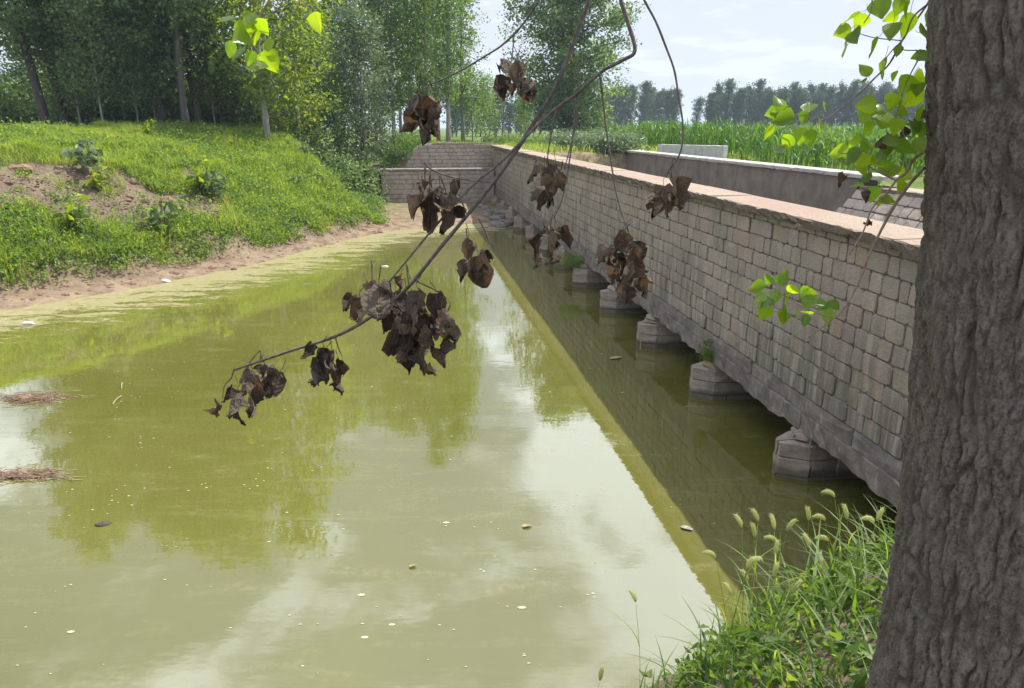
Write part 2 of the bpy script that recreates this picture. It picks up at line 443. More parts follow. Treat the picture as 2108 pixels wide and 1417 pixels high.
BARK_GREY = bark_mat('bark_grey', (.075, .07, .064), (.15, .14, .13))
BARK_PALE = bark_mat('bark_pale', (.18, .17, .15), (.36, .34, .30))

def ground_mat():
    m = M('ground_soil', .92, .15); p = m.pos()
    gr = m.attr('grassy'); mud = m.attr('mud')
    n1 = m.noise(p, 1.1, 6, .62); n2 = m.noise(p, 9, 6, .68)
    soil = m.mix(m.ramp(n1, .3, .7), (.095, .068, .048), (.165, .124, .092))
    soil = m.mix(m.ramp(n2, .45, .7, 0, .6), soil, (.26, .195, .145))
    soil = m.mix(m.ramp(n2, .42, .28, 0, .6), soil, (.09, .058, .045))
    mudc = m.mix(m.ramp(m.noise(p, 2.2, 5, .6), .32, .66), (.13, .092, .062), (.28, .212, .142))
    soil = m.mix(m.math('MULTIPLY', mud, .9), soil, mudc)
    grass = m.mix(m.ramp(m.noise(p, .35, 5, .6), .3, .7), (.055, .095, .018), (.13, .17, .035))
    m.color(m.mix(gr, soil, grass)); m.bump(m.math('ADD', n1, n2), .8, .06); return m.m
GROUND = ground_mat()

def water_mat():
    m = M('murky_water', .016, .5); p = m.pos()
    m.b.inputs['IOR'].default_value = 2.3
    sc = m.attr('scum')
    big = m.noise(m.mapv(p, (.35, .16, .3), (0, 0, .5)), 1.0, 4, .55, .4)
    wat = m.mix(m.ramp(big, .35, .65), (.095, .095, .018), (.118, .116, .028))
    st = m.noise(m.mapv(p, (.75, 2.6, 1), (0, 0, -.95)), 1.0, 7, .66, .8)
    fine = m.noise(p, 7, 5, .7)
    f = m.math('ADD', m.math('MULTIPLY', sc, 1.15), m.math('ADD', m.math('MULTIPLY', m.math('SUBTRACT', st, .5), 2.0), m.math('MULTIPLY', m.math('SUBTRACT', fine, .5), .5)))
    scum = m.ramp(f, .42, .72)
    scc = m.mix(m.ramp(fine, .35, .7), (.21, .185, .085), (.38, .33, .19))
    film = m.math('MULTIPLY', m.ramp(m.noise(m.mapv(p, (.5, 2.2, 1), (0, 0, -.75)), 1.0, 8, .68, 1.2), .50, .72), m.ramp(m.noise(p, 11, 4, .7), .42, .62, .05, .34))
    scm = m.math('MAXIMUM', m.math('MULTIPLY', scum, .8), film)
    m.color(m.mix(scm, wat, scc))
    m.l(m.ramp(scm, 0, 1, .017, .55), m.b.inputs['Roughness'])
    m.l(m.ramp(scm, 0, .9, .5, .12), m.b.inputs['Specular IOR Level'])
    m.b.inputs['Subsurface Weight'].default_value = 0.0
    rip = m.noise(m.mapv(p, (1.6, 3.2, 1)), 1.6, 3, .5)
    m.bump(m.math('ADD', rip, m.math('MULTIPLY', scum, m.math('MULTIPLY', fine, 3.0))), .045, .02)
    return m.m
WATER = water_mat()
# ------------------------------------------------------------------ terrain
SHORE = np.array([(-34, -30), (-26, -10), (-20.5, 5), (-16.4, 13), (-13.06, 18.57), (-10.77, 21.6), (-9.01, 24.78), (-7.67, 28.39), (-6.4, 32.0), (-5.4, 33.9), (-3.9, 34.8), (-2.4, 36.0), (0, 37.4), (3, 38.5), (9, 40), (30, 46)], float)
def sdist(x, y, P):
    """distance to polyline, positive on its left-hand side"""
    best = np.full(np.shape(x), 1e9); sg = np.ones(np.shape(x))
    for a, b in zip(P[:-1], P[1:]):
        d = b - a; L = d @ d
        t = np.clip(((x - a[0]) * d[0] + (y - a[1]) * d[1]) / L, 0, 1)
        dx = x - (a[0] + t * d[0]); dy = y - (a[1] + t * d[1]); q = np.hypot(dx, dy)
        cr = d[0] * (y - a[1]) - d[1] * (x - a[0])
        m = q < best - 1e-9
        best = np.where(m, q, best); sg = np.where(m, np.sign(cr), sg)
    return best * sg
BACK = np.array([(-5.3, 33.2), (-6.8, 36.2), (-12.5, 47), (-22, 62)], float)
NEAR = np.array([(-9, -0.6), (-1.5, 1.1), (0.45, 2.05), (0.95, 2.95), (1.75, 3.7), (2.9, 4.4), (4.2, 4.9), (7.0, 5.6)], float)
def terrain(x, y):
    x = np.asarray(x, float); y = np.asarray(y, float)
    s, t = ST(x, y)
    d = sdist(x, y, SHORE)
    d = d + (fbm(x * .45, y * .45, 3, 5) - .5) * .5
    prof = np.interp(d, [-3, 0, 1.1, 1.6, 5.0, 7.0, 10, 16, 25], [-1.4, 0, .2, .75, 3.0, 3.8, 4.33, 4.05, 3.8])
    flat = np.interp(d, [-3, 0, 1.0, 4, 9, 14], [-1.4, 0, .12, .28, .5, .9])
    q = sdist(x, y, BACK)
    k = sstep(0, 3.6, q)
    z = np.minimum(prof, flat + (4.5 - flat) * k)
    # far left land sinks to the level of the fields
    z = np.where(y > 45, z + (3.3 - z) * sstep(50, 75, y), z)
    # behind the abutment
    bh = sstep(44.35, 44.75, s) * sstep(-2.4, .6, t)
    z = z + (3.22 - z) * bh
    # right of the bridge wall
    rt = sstep(5.2, 5.5, t)
    chan = np.where(t < 11.3, -1.4, 2.75 - .15 * sstep(12, 18, t))
    endz = 3.25 - .6 * sstep(46, 80, s) - .35 * sstep(12, 22, t)
    zr = chan + (endz - chan) * sstep(35.2, 37.6, s + .5 * (fbm(x * .6, y * .6, 3, 9) - .5))
    z = z + (zr - z) * rt
    far = sstep(60, 110, np.hypot(x, y))
    z = z + (2.6 - z) * far
    z = np.where(y > 300, z, z)
    # near bank under the camera
    e = -sdist(x, y, NEAR)
    zn = np.interp(e, [-3.2, -1.6, -.55, 0, .7, 1.6, 3], [-1.4, 0.0, 1.25, 1.95, 2.35, 2.8, 2.95])
    z = np.where((y < 12) & (x > -14) & (t < 5.6), np.maximum(z, zn), z)
    z = np.where((y < 12) & (t >= 5.2) & (s < 5.2), np.maximum(z, zn), z)
    rough = (fbm(x * 1.1, y * 1.1, 4, 21) - .5) * .34 * sstep(.1, 1.2, z) * (1 - far) + (fbm(x * 3.3, y * 3.3, 3, 31) - .5) * .09 * sstep(.02, .3, z) * (1 - far)
    return z + rough * np.where(y < 12, .35, 1.0)
def axis(fine0, fine1, st, lo, hi):
    a = list(np.arange(fine0, fine1 + st * .5, st)); x = fine1; k = st
    while x < hi: k *= 1.22; x += k; a.append(min(x, hi))
    x = fine0; k = st; b = []
    while x > lo: k *= 1.22; x -= k; b.append(max(x, lo))
    return np.array(b[::-1] + a)
gx = axis(-27, 18, .28, -900, 900); gy = axis(-3, 58, .28, -60, 1500)
XX, YY = np.meshgrid(gx, gy)
ZZ = terrain(XX, YY)
nx, ny = len(gx), len(gy)
ii = np.arange(nx * ny).reshape(ny, nx)
GF = np.stack([ii[:-1, :-1], ii[:-1, 1:], ii[1:, 1:], ii[1:, :-1]], -1).reshape(-1, 4)
GV = np.stack([XX, YY, ZZ], -1).reshape(-1, 3)
BARE = [(-60, 352), (60, 338), (190, 346), (250, 352), (300, 385), (330, 405), (440, 395), (500, 440), (515, 470), (420, 452), (380, 440), (330, 470), (270, 480), (190, 462), (120, 452), (70, 420), (-60, 452)]
def bare_mask(P):
    px, py, dep = project(P)
    m = in_poly(px, py, BARE) & (P[:, 1] > 14) & (P[:, 1] < 34) & (P[:, 0] < -6)
    return m
sG, tG = ST(GV[:, 0], GV[:, 1])
dG = sdist(GV[:, 0], GV[:, 1], SHORE)
grassy = sstep(2.4, 4.5, dG) * .25
grassy = np.where(bare_mask(GV), 0, grassy)
grassy = np.maximum(grassy, sstep(44, 46, sG)); grassy = np.maximum(grassy, sstep(11.2, 12, tG)); grassy = np.maximum(grassy, sstep(55, 70, GV[:, 1]))
mud = np.clip(1 - dG / 2.5, 0, 1); mud = np.maximum(mud, (sdist(GV[:, 0], GV[:, 1], BACK) < .5) * (dG > -3) * (GV[:, 1] < 46) * 1.0) * (GV[:, 1] > 12)
ground = part('ground', mesh_np('ground', GV, GF, GROUND, True, {'grassy': grassy, 'mud': mud}), kind='structure')
ground['label'] = 'brown soil and grassy ground around the pond'

xs = np.linspace(-9, 9, 40); Vp = np.concatenate([np.c_[xs, np.full(40, 71.0) + .03 * xs, terrain(xs, np.full(40, 71.0) + .03 * xs) + .12], np.c_[xs, np.full(40, 77.0) + .03 * xs, terrain(xs, np.full(40, 77.0) + .03 * xs) + .12]])
pi_ = np.arange(39); path_o = part('path', mesh_np('path', Vp, np.stack([pi_, pi_ + 1, pi_ + 41, pi_ + 40], 1), CONC), kind='structure'); path_o['label'] = 'pale grey path crossing the grass beyond the bridge'
# ------------------------------------------------------------------ water
wx = np.arange(-40, 24.1, .35); wy = np.arange(-12, 47.1, .35)
WX, WY = np.meshgrid(wx, wy); ji = np.arange(WX.size).reshape(WX.shape)
WF = np.stack([ji[:-1, :-1], ji[:-1, 1:], ji[1:, 1:], ji[1:, :-1]], -1).reshape(-1, 4)
WV = np.stack([WX, WY, np.zeros_like(WX)], -1).reshape(-1, 3)
wd = -sdist(WV[:, 0], WV[:, 1], SHORE)
scum = np.clip(1.0 - wd / 4.6, 0, 1) * .62 + np.clip(1 - wd / 11, 0, 1) * .18
scum = scum * np.where(WV[:, 1] > 10, 1, np.clip((WV[:, 1] - 2) / 8, 0, 1))
water = part('water', mesh_np('water', WV, WF, WATER, True, {'scum': scum}), kind='structure')
water['label'] = 'murky yellow green pond water'

# ------------------------------------------------------------------ stone shapes
def stone_variant(seed):
    r = np.random.default_rng(seed)
    c = r.uniform(.05, .16, 8)
    ring = np.array([[-.5 + c[0], -.5], [.5 - c[1], -.5], [.5, -.5 + c[2]], [.5, .5 - c[3]], [.5 - c[4], .5], [-.5 + c[5], .5], [-.5, .5 - c[6]], [-.5, -.5 + c[7]]])
    ring = ring + r.normal(0, .012, ring.shape)
    inner = ring * np.array([.95, .935]) + r.normal(0, .012, ring.shape)
    V = np.vstack([np.c_[ring[:, 0], np.full(8, -1.0), ring[:, 1]], np.c_[ring[:, 0], np.full(8, -.30), ring[:, 1]],
                   np.c_[inner[:, 0], r.normal(0.0, .13, 8), inner[:, 1]], [[0, .12, 0]]])
    Q = [];
    for i in range(8):
        j = (i + 1) % 8
        Q += [[i, i + 8, j + 8, j][::-1], [i + 8, i + 16, j + 16, j + 8][::-1]]
    T = [[16 + i, 24, 16 + (i + 1) % 8][::-1] for i in range(8)]
    # orientation: local x along the wall, y outwards, z up
    return V, np.array(Q)[:, ::-1], np.array(T)[:, ::-1]
SVAR = [stone_variant(100 + k) for k in range(12)]
SMESH = [mesh_np('stone', v, [q, t], STONE) for v, q, t in SVAR]
DEPTH = .026

# ------------------------------------------------------------------ the bridge (local x = along the wall, local y = towards the pond)
WT = 5.1
ang = math.atan2(DIR[1], DIR[0])
S0, S1 = 4.6, 44.6
bridge = thing('stone_bridge', B(S0, WT, 0), 'long low stone block bridge wall with pinkish coping running over square piers', 'bridge', rz=ang)
bridge.rotation_euler = (0, -.0032, ang)
def L(s): return s - S0
wall = part('wall', (lambda b: (b.add(box_v(0, S1 - S0, -.60, -.030, 1.05, 3.26), BOXF), b.mesh('wall', MORTAR))[1])(MB()), bridge)
z0 = 1.075; heights = [.235, .25, .22, .255, .23, .24, .215, .235, .225, .085]
heights[-1] = 3.255 - z0 - sum(heights[:-1])
sr = np.random.default_rng(3)
rest = MB(); cand = []
for ci, h in enumerate(heights):
    u = -sr.uniform(0, .2)
    while u < S1 - S0:
        w = sr.uniform(.15, .33) if ci > 4 else sr.uniform(.18, .40)
        if sr.random() < .12: w *= 1.4
        a, b_ = max(u, 0), min(u + w, S1 - S0)
        if b_ - a > .06: cand.append((a, b_, z0, z0 + h, int(sr.integers(12)), sr.normal(0, .007), sr.normal(0, .004)))
        u += w
    z0 += h
cand.sort(key=lambda c: c[0] if c[0] + S0 > 6.25 else 1e6 + c[0])
for k, (a, b_, za, zb, v, off, tilt) in enumerate(cand):
    g = .0065
    cx_, cz_ = (a + b_) / 2, (za + zb) / 2; w, h = b_ - a - 2 * g, zb - za - 2 * g
    if k < 296:
        part('stone', SMESH[v], wall, (cx_, off, cz_), (0, tilt * 2, 0), (w, DEPTH, h))
    else:
        V, Q, T = SVAR[v]
        rest.add(V * np.array([w, DEPTH, h]) + np.array([cx_, off, cz_]), Q, T)
part('stonework', rest.mesh('stonework', STONE), wall, kind='stuff')
# long dark course and slabs with a broken lower lip
u = 0.0
while u < S1 - S0:
    w = sr.uniform(.95, 1.6); e = min(u + w, S1 - S0)
    V, Q, T = SVAR[int(sr.integers(12))]
    V = V.copy(); V[:16, 0] = np.sign(V[:16, 0]) * .5 * np.where(np.abs(V[:16, 0]) > .49, 1, .985)
    V[16:24, 0] = np.sign(V[16:24, 0]) * .478
    part('course_block', mesh_np('course_block', V * np.array([e - u - .02, .06, .205]), [Q, T], SLAB), bridge, ((u + e) / 2, .012 + sr.normal(0, .006), .965))
    u = e
def rough_bar(x0, x1, y0, y1, z0, z1, seed, jb=.035, jt=.012, n=None):
    """a long slab with a ragged front lower edge; front face has three rows"""
    r = np.random.default_rng(seed); n = n or max(4, int((x1 - x0) / .16))
    xs = np.linspace(x0, x1, n)
    wob = np.cumsum(r.normal(0, 1, n)); wob -= np.linspace(wob[0], wob[-1], n); wob /= (np.abs(wob).max() + 1e-6)
    rows = [
        np.c_[xs, np.full(n, y0), np.full(n, z0)],
        np.c_[xs, y1 - .006 + r.normal(0, .014, n), z0 + jb * wob + r.normal(0, jb * .2, n)],
        np.c_[xs, y1 + r.normal(0, .010, n), z0 + (z1 - z0) * .4 + r.normal(0, .012, n)],
        np.c_[xs, y1 + r.normal(0, .008, n), z1 - .012 + r.normal(0, jt * .6, n)],
        np.c_[xs, y1 - .014 + r.normal(0, .006, n), z1 + r.normal(0, jt * .4, n)],
        np.c_[xs, np.full(n, y0), np.full(n, z1)]]
    V = np.concatenate(rows); k = len(rows); F = []
    for i in range(k):
        j = (i + 1) % k
        for c in range(n - 1): F.append([i * n + c, j * n + c, j * n + c + 1, i * n + c + 1])
    caps = [[i * n for i in range(k)], [i * n + n - 1 for i in range(k)][::-1]]
    return V, np.array(F), np.array(caps)
PIERS = [8.65 + 3.12 * k for k in range(-1, 12)]
edges = [S0] + [p for p in PIERS if p > S0 + .5] + [S1]
for k, (a, b_) in enumerate(zip(edges[:-1], edges[1:])):
    V, F, Cp = rough_bar(L(a) + .012, L(b_) - .012, -.5, .035, .615, .862, 40 + k, .05, .012, 24)
    part('slab', mesh_np('slab', V, [F, Cp], SLAB), bridge)
m_ = MB(); m_.add(box_v(.02, S1 - S0 - .02, -6.2, -.50, .66, 1.95), BOXF); part('deck', m_.mesh('deck', SLAB), bridge)
m_ = MB(); m_.add(box_v(0, S1 - S0, -6.3, -6.2, -1, 2.6), BOXF); m_.add(box_v(-.25, .0, -6.2, -.1, -1, .9), BOXF); m_.add(box_v(S1 - S0, S1 - S0 + .25, -6.2, -.1, -1, .9), BOXF); part('light_block', m_.mesh('light_block', SLAB), bridge)  # unseen back and end walls, added to keep light out under the deck
# coping
u = 0.0; k = 0
while u < S1 - S0:
    e = min(u + sr.uniform(1.7, 2.9), S1 - S0)
    if S1 - S0 - e < .8: e = S1 - S0
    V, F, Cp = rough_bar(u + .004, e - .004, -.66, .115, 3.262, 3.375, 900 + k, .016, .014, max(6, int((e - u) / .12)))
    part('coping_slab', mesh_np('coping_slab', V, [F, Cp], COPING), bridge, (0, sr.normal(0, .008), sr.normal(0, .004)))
    u = e; k += 1

# piers
def prism(poly, z0, z1, r, ch=.005, j=.004):
    """bevelled stone prism over a plan polygon (counter-clockwise)"""
    P = np.asarray(poly, float); n = len(P); c = P.mean(0)
    def ins(k): return c + (P - c) * (1 - k / (np.linalg.norm(P - c, axis=1)[:, None] + 1e-6))
    lay = [(ins(ch * 1.4), z0), (ins(0), z0 + ch), (ins(.0), (z0 + z1) / 2), (ins(0), z1 - ch), (ins(ch * 1.4), z1)]
    V = np.concatenate([np.c_[p, np.full(n, z)] + r.normal(0, j, (n, 3)) * np.array([1, 1, .5]) for p, z in lay])
    F = []
    for i in range(len(lay) - 1):
        for a in range(n):
            b = (a + 1) % n; F.append([i * n + a, i * n + b, (i + 1) * n + b, (i + 1) * n + a])
    return V, np.array(F), np.array([list(range(n))[::-1], [4 * n + a for a in range(n)]])
for k, sp in enumerate(PIERS):
    r = np.random.default_rng(500 + k)
    pr = part('pier', (lambda b: (b.add(box_v(-.235, .235, -5.4, -.02, -1.2, .652), BOXF), b.mesh('pier', MORTAR))[1])(MB()), bridge, (L(sp), 0, 0))
    zc = -.5
    hs = [.32, .235 + r.normal(0, .02), .235 + r.normal(0, .02), .215]
    hs.append(.66 - (-.5) - sum(hs)); hw = .285 * r.uniform(.93, 1.1); nz = .335 * r.uniform(.85, 1.12); pr.rotation_euler = (0, r.normal(0, .008), r.normal(0, .035))
    for ci, h in enumerate(hs):
        f = 1.0 - .012 * ci; top = ci == len(hs) - 1
        nzc = nz * (f if not top else r.uniform(.6, .95)); hwc = hw * f
        za, zb = zc + .006, zc + h - .006
        if top: zb = .655
        tipx = r.normal(0, .03)
        # nose: one or two blocks
        def st(poly, z0=za, z1=zb):
            c_ = np.mean(poly, 0)
            V, F, Cp = prism(np.asarray(poly) - c_, z0, z1, r, .018 if top else .006, .016 if top else .006)
            part('stone', mesh_np('stone', V, [F, Cp], PIER_STONE), pr, (c_[0], c_[1], 0))
        sh = -.04 - (.2 if ci % 2 else .0)
        if top:
            st([(-hwc, -.16), (hwc * .1, -.16), (tipx, nzc * .6), (-hwc * .75, .02)], za, zb - r.uniform(0, .06))
            st([(hwc * .12, -.16), (hwc, -.16), (hwc * .7, .03), (tipx + .03, nzc * .55)], za, zb - r.uniform(.02, .1))
            sh = -.165
        elif ci % 2:
            st([(-hwc, sh), (-.01, sh), (tipx - .01, nzc), (-.07, nzc * .97), (-hwc, .0)])
            st([(.01, sh), (hwc, sh), (hwc, .0), (.07, nzc * .97), (tipx + .01, nzc)])
        else:
            st([(-hwc, sh), (hwc, sh), (hwc, .0), (.075, nzc * .97), (-.075, nzc * .97), (-hwc, .0)])
        v = sh - .01
        while v > -1.9:
            w = r.uniform(.30, .58)
            st([(-hwc - r.uniform(-.01, .02), v - w), (-.1, v - w), (-.1, v), (-hwc - r.uniform(-.01, .02), v)])
            v -= w + .012
        zc += h
# weeds in the joints of the bridge are built further down

# ------------------------------------------------------------------ abutment at the far end
SA = 44.6
ab = thing('abutment_wall', B(SA, 2, .22), 'shaded stepped stone abutment wall closing the far end of the bridge', 'wall', rz=ang - math.pi / 2)
# local x = along t (rightwards), local y = along s (away); origin at t=2
def wall_stones(mat, par, x_lo, xh, z_lo, z_hi, y, r, hmin=.2, hmax=.27, wmin=.25, wmax=.6, x_lo_fn=None):
    var = [mesh_np('stone', v * np.array([1, -1, 1]), [q[:, ::-1], t[:, ::-1]], mat) for v, q, t in SVAR]
    z = z_lo
    while z < z_hi - .05:
        h = min(r.uniform(hmin, hmax), z_hi - z)
        u = x_lo_fn(z + h / 2) if x_lo_fn else x_lo
        while u < xh - .04:
            e = min(u + r.uniform(wmin, wmax), xh)
            if xh - e < .12: e = xh
            part('stone', var[int(r.integers(12))], par, ((u + e) / 2, y + r.normal(0, .006), z + h / 2), None, (e - u - .014, .045, h - .014))
            u = e
        z += h
r = np.random.default_rng(77)
m_ = MB()
up_ = [(-2.3, 0), (3.08, 0), (3.08, 3.22), (.36, 3.48), (-.9, 3.31), (-1.37, 3.12), (-2.0, 2.0)]; nu_ = len(up_)
m_.add(np.array([[x_, .05, z_] for x_, z_ in up_] + [[x_, .6, z_] for x_, z_ in up_]), [list(range(nu_)), list(range(2 * nu_ - 1, nu_ - 1, -1))], [[i, i + nu_, (i + 1) % nu_ + nu_, (i + 1) % nu_] for i in range(nu_)])
core = part('upper_wall', m_.mesh('upper_wall', MORTAR), ab)
wall_stones(STONE, core, -2.2, 3.04, 1.6, 3.44, 0.0, r, .17, .23, x_lo_fn=lambda z: float(np.interp(z, [1.6, 2.0, 3.1, 3.3, 3.46], [-2.2, -2.05, -1.45, -1.0, .2])))
m_ = MB(); m_.add(box_v(-3.35, 3.02, -1.35, .04, -.4, 1.92), BOXF)
low = part('lower_wall', m_.mesh('lower_wall', MORTAR), ab)
wall_stones(PIER_STONE, low, -3.35, 3.0, -.1, 1.9, -1.40, r, .22, .3, .3, .7)
V, F, Cp = rough_bar(-3.4, 2.95, .03, 1.42, 1.925, 2.03, 61, .012, .012); V[:, 1] *= -1
part('ledge', mesh_np('ledge', V, [F[:, ::-1], Cp[:, ::-1]], SLAB), ab)
post = thing('stone_post', B(SA - .9, -1.72, .55), 'small square stone post at the left end of the abutment', 'post', rz=ang - math.pi / 2)
m_ = MB(); m_.add(box_v(-.26, .26, -.26, .26, 0, 1.85), BOXF); part('shaft', m_.mesh('shaft', STONE), post)
V, F, Cp = rough_bar(-.32, .32, -.32, .32, 1.853, 1.97, 3, .01, .01); part('cap', mesh_np('cap', V, [F, Cp], COPING), post)

# ------------------------------------------------------------------ wall on the far side of the channel
TF = 11.0
P_l = on_t(1288, 312, TF); sL = ST(P_l[0], P_l[1])[0]
P_r = on_t(1768, 392, TF); sR = ST(P_r[0], P_r[1])[0]
fw = thing('rendered_wall', B(sR, TF, 0), 'dark grey cement rendered wall with a pale cap beyond the bridge', 'wall', rz=ang)
ln = sL - sR
V, F, Cp = rough_bar(0, ln, -.55, 0, 1.2, 3.30, 71, .03, .01, 60)
V[:, 1] = np.where(V[:, 1] > -.3, V[:, 1] + (3.3 - V[:, 2]) * .10, V[:, 1])
V[:, 0] = np.where(V[:, 0] > ln - .01, V[:, 0] + (3.3 - V[:, 2]) * .5, V[:, 0])
V[:, 0] = np.where(V[:, 0] < .01, V[:, 0] + (3.3 - V[:, 2]) * .55, V[:, 0])
part('wall_face', mesh_np('wall_face', V, [F, Cp], PLASTER), fw)
u = -1.0
while u < ln:
    e = min(u + sr.uniform(2.2, 3.4), ln)
    if ln - e < .8: e = ln
    V, F, Cp = rough_bar(u + .004, e - .004, -.62, .06, 3.302, 3.40, int(300 + u * 10), .008, .008)
    part('cap_slab', mesh_np('cap_slab', V, [F, Cp], CONC), fw); u = e
rv = thing('stone_revetment', B(sR, TF, 0), 'sloping stone block revetment right of the grey rendered wall', 'wall', rz=ang)
V = np.array([[-12, 1.30, 1.2], [.6, 1.30, 1.2], [-.12, .02, 3.02], [-12, .02, 3.02], [-12, -.6, 1.2], [.6, -.6, 1.2], [-.12, -.6, 3.02], [-12, -.6, 3.02]])
rc = part('backing', mesh_np('backing', V, [np.array([[0, 1, 2, 3], [7, 6, 5, 4], [3, 2, 6, 7], [1, 5, 6, 2], [0, 3, 7, 4]])[:, ::-1]], MORTAR), rv)
slope = math.atan2(1.28, 1.82)
for ci in range(8):
    h = .272; u = .55 - ci * .085
    while u > -11.5:
        w = sr.uniform(.26, .5); e = u - w
        zc = 1.26 + (ci + .5) * h * math.cos(slope); yc = 1.29 - (ci + .5) * h * math.sin(slope)
        nm = 'stone'
        part(nm, SMESH[int(sr.integers(12))], rc, ((u + e) / 2, yc + .03, zc + .02), (slope, 0, 0), (w - .02, .05, h - .02))
        u = e
V, F, Cp = rough_bar(-12, -.15, -.62, .08, 3.03, 3.14, 5, .01, .01); part('cap_slab', mesh_np('cap_slab', V, [F, Cp], COPING), rv)

# concrete block wall in the field edge
pb0 = at_y(1357, 325, 38.0); pb1 = at_y(1493, 325, 35.0)
dv = (pb1 - pb0); dl = math.hypot(dv[0], dv[1])
bw = thing('block_wall', (pb0[0], pb0[1], 2.62), 'short pale concrete block wall standing at the edge of the corn field', 'wall', rz=math.atan2(dv[1], dv[0]))
nb = 10
for i in range(nb):
    for j in range(2):
        a = dl / nb
        r = np.random.default_rng(900 + i * 3 + j)
        V, F, Cp = prism([(-a / 2 + .008, -.16), (a / 2 - .008, -.16), (a / 2 - .008, .16), (-a / 2 + .008, .16)], j * .54, j * .54 + .53, r, .012, .004)
        part('block', mesh_np('block', V, [F, Cp], BLOCKM), bw, ((i + .5) * a, 0, 0))

# ------------------------------------------------------------------ foliage helpers
def rand_dirs(r, n):
    v = r.normal(0, 1, (n, 3)); return v / (np.linalg.norm(v, axis=1)[:, None] + 1e-9)
def leaf_quads(P, size, r, up=0.3, aspect=.75, fold=True):
    """one diamond-like leaf (2 triangles folded along the midrib) at each point"""
    n = len(P); N = rand_dirs(r, n); N[:, 2] = N[:, 2] * (1 - up) + up * np.sign(N[:, 2] + .2); N /= np.linalg.norm(N, axis=1)[:, None]
    A = np.cross(N, rand_dirs(r, n)); A /= np.linalg.norm(A, axis=1)[:, None] + 1e-9
    Bv = np.cross(N, A)
    s = (size * r.uniform(.6, 1.3, n))[:, None]
    lift = N * s * .18 if fold else 0
    V = np.stack([P - A * s * .5, P + Bv * s * .5 * aspect + lift - A * s * .08, P + A * s * .55, P - Bv * s * .5 * aspect + lift - A * s * .08], 1).reshape(-1, 3)
    i = np.arange(n) * 4
    F = np.concatenate([np.stack([i, i + 1, i + 2], 1), np.stack([i, i + 2, i + 3], 1)])
    return V, F
def blades(P, h, w, r, lean=.5, seg=2, dirbias=None):
    """bent grass blades: a strip of seg quads narrowing to the tip"""
    n = len(P); h = np.broadcast_to(h, (n,)); w = np.broadcast_to(w, (n,))
    a = r.uniform(0, 2 * math.pi, n); D = np.stack([np.cos(a), np.sin(a), np.zeros(n)], 1)
    if dirbias is not None: D = D + dirbias; D /= np.linalg.norm(D, axis=1)[:, None] + 1e-9
    S = np.stack([-np.sin(a), np.cos(a), np.zeros(n)], 1)
    le = r.uniform(.1, 1, n) * lean
    rows = []
    for k in range(seg + 1):
        t = k / seg
        c = P + D * (h * le * t ** 1.8)[:, None] + np.array([0, 0, 1.0]) * (h * (t - .35 * le * t ** 2.4))[:, None]
        ww = (w * (1 - t ** 1.5 * .93) * (0.7 + .6 * t * (1 - t) * 2))[:, None] * .5
        rows += [c - S * ww, c + S * ww]
    V = np.stack(rows, 1).reshape(-1, 3); k2 = 2 * (seg + 1); i = np.arange(n) * k2
    F = np.concatenate([np.stack([i + 2 * k, i + 2 * k + 1, i + 2 * k + 3, i + 2 * k + 2], 1) for k in range(seg)])
    return V, F

def make_tree(seed, H, cb, cr, nl, nleaf, ls, tr, bark, leaf, lean=(0, 0), up=.55, sub=5, sig=.36, top=.35, twin=False, droop=0.0, limb_r=.30):
    """returns (trunk mesh, crown mesh) rooted at the origin"""
    r = np.random.default_rng(seed)
    tb = MB()
    npt = 9; zz = np.linspace(-.4, H * .97, npt); wob = np.cumsum(r.normal(0, tr * .28, (npt, 2)), 0)
    path = np.c_[wob[:, 0] + lean[0] * zz / H + 0, wob[:, 1] + lean[1] * zz / H, zz]
    rad = tr * np.interp(zz / H, [-.1, 0, .06, .5, 1], [1.5, 1.3, 1.0, .62, .08])
    tb.add(*tube(path, rad, 8))
    if twin:
        p2 = path + np.array([.35, .1, 0]) * np.linspace(.3, 2.2, npt)[:, None]; tb.add(*tube(p2[:7], rad[:7] * .8, 7))
    pts = []
    for k in range(nl):
        z = cb + (H * .98 - cb) * (k + r.random()) / nl
        f = (z - cb) / (H - cb)
        rr = cr * (np.interp(f, [0, .15, .45, .8, 1], [.75, 1.0, .95, .62, top]) * r.uniform(.65, 1.15))
        a = k * 2.4 + r.uniform(-.6, .6)
        o = np.array([np.interp(z, zz, path[:, 0]), np.interp(z, zz, path[:, 1]), z])
        tip = o + np.array([math.cos(a) * rr, math.sin(a) * rr, rr * up * r.uniform(.6, 1.4)])
        mid = (o + tip) / 2 + np.array([0, 0, rr * .10]) + r.normal(0, .08, 3)
        lp = spline([o, mid, tip], 3); lr = np.interp(z, zz, rad) * limb_r
        tb.add(*tube(lp, np.linspace(lr + .01, .008, len(lp)), 4))
        for q in range(sub):
            t = (q + .4 + r.random() * .6) / sub
            c = o + (tip - o) * t + np.array([0, 0, rr * .1 * math.sin(t * 3.1) - droop * t * t * rr]) + r.normal(0, sig * .55, 3)
            pts.append((c, .45 + .8 * t, sig * r.uniform(.7, 1.25)))
    w = np.array([p[1] for p in pts]); cnt = np.maximum(1, (w / w.sum() * nleaf).astype(int))
    P = np.concatenate([c + r.normal(0, 1, (n, 3)) * np.array([s, s, s * .8]) for (c, _, s), n in zip(pts, cnt)])
    V, F = leaf_quads(P, ls, r, .25)
    return tb.mesh('trunk', bark, True), mesh_np('crown', V, F, leaf)
def plant_tree(meshes, name, loc, label, cat='tree', group=None, rz=None, sc=1.0):
    t = thing(name, loc, label, cat, group, rz if rz is not None else random.uniform(0, 6.28))
    t.scale = (sc, sc, sc * random.uniform(.95, 1.05))
    part('trunk', meshes[0], t); part('crown', meshes[1], t)
    return t
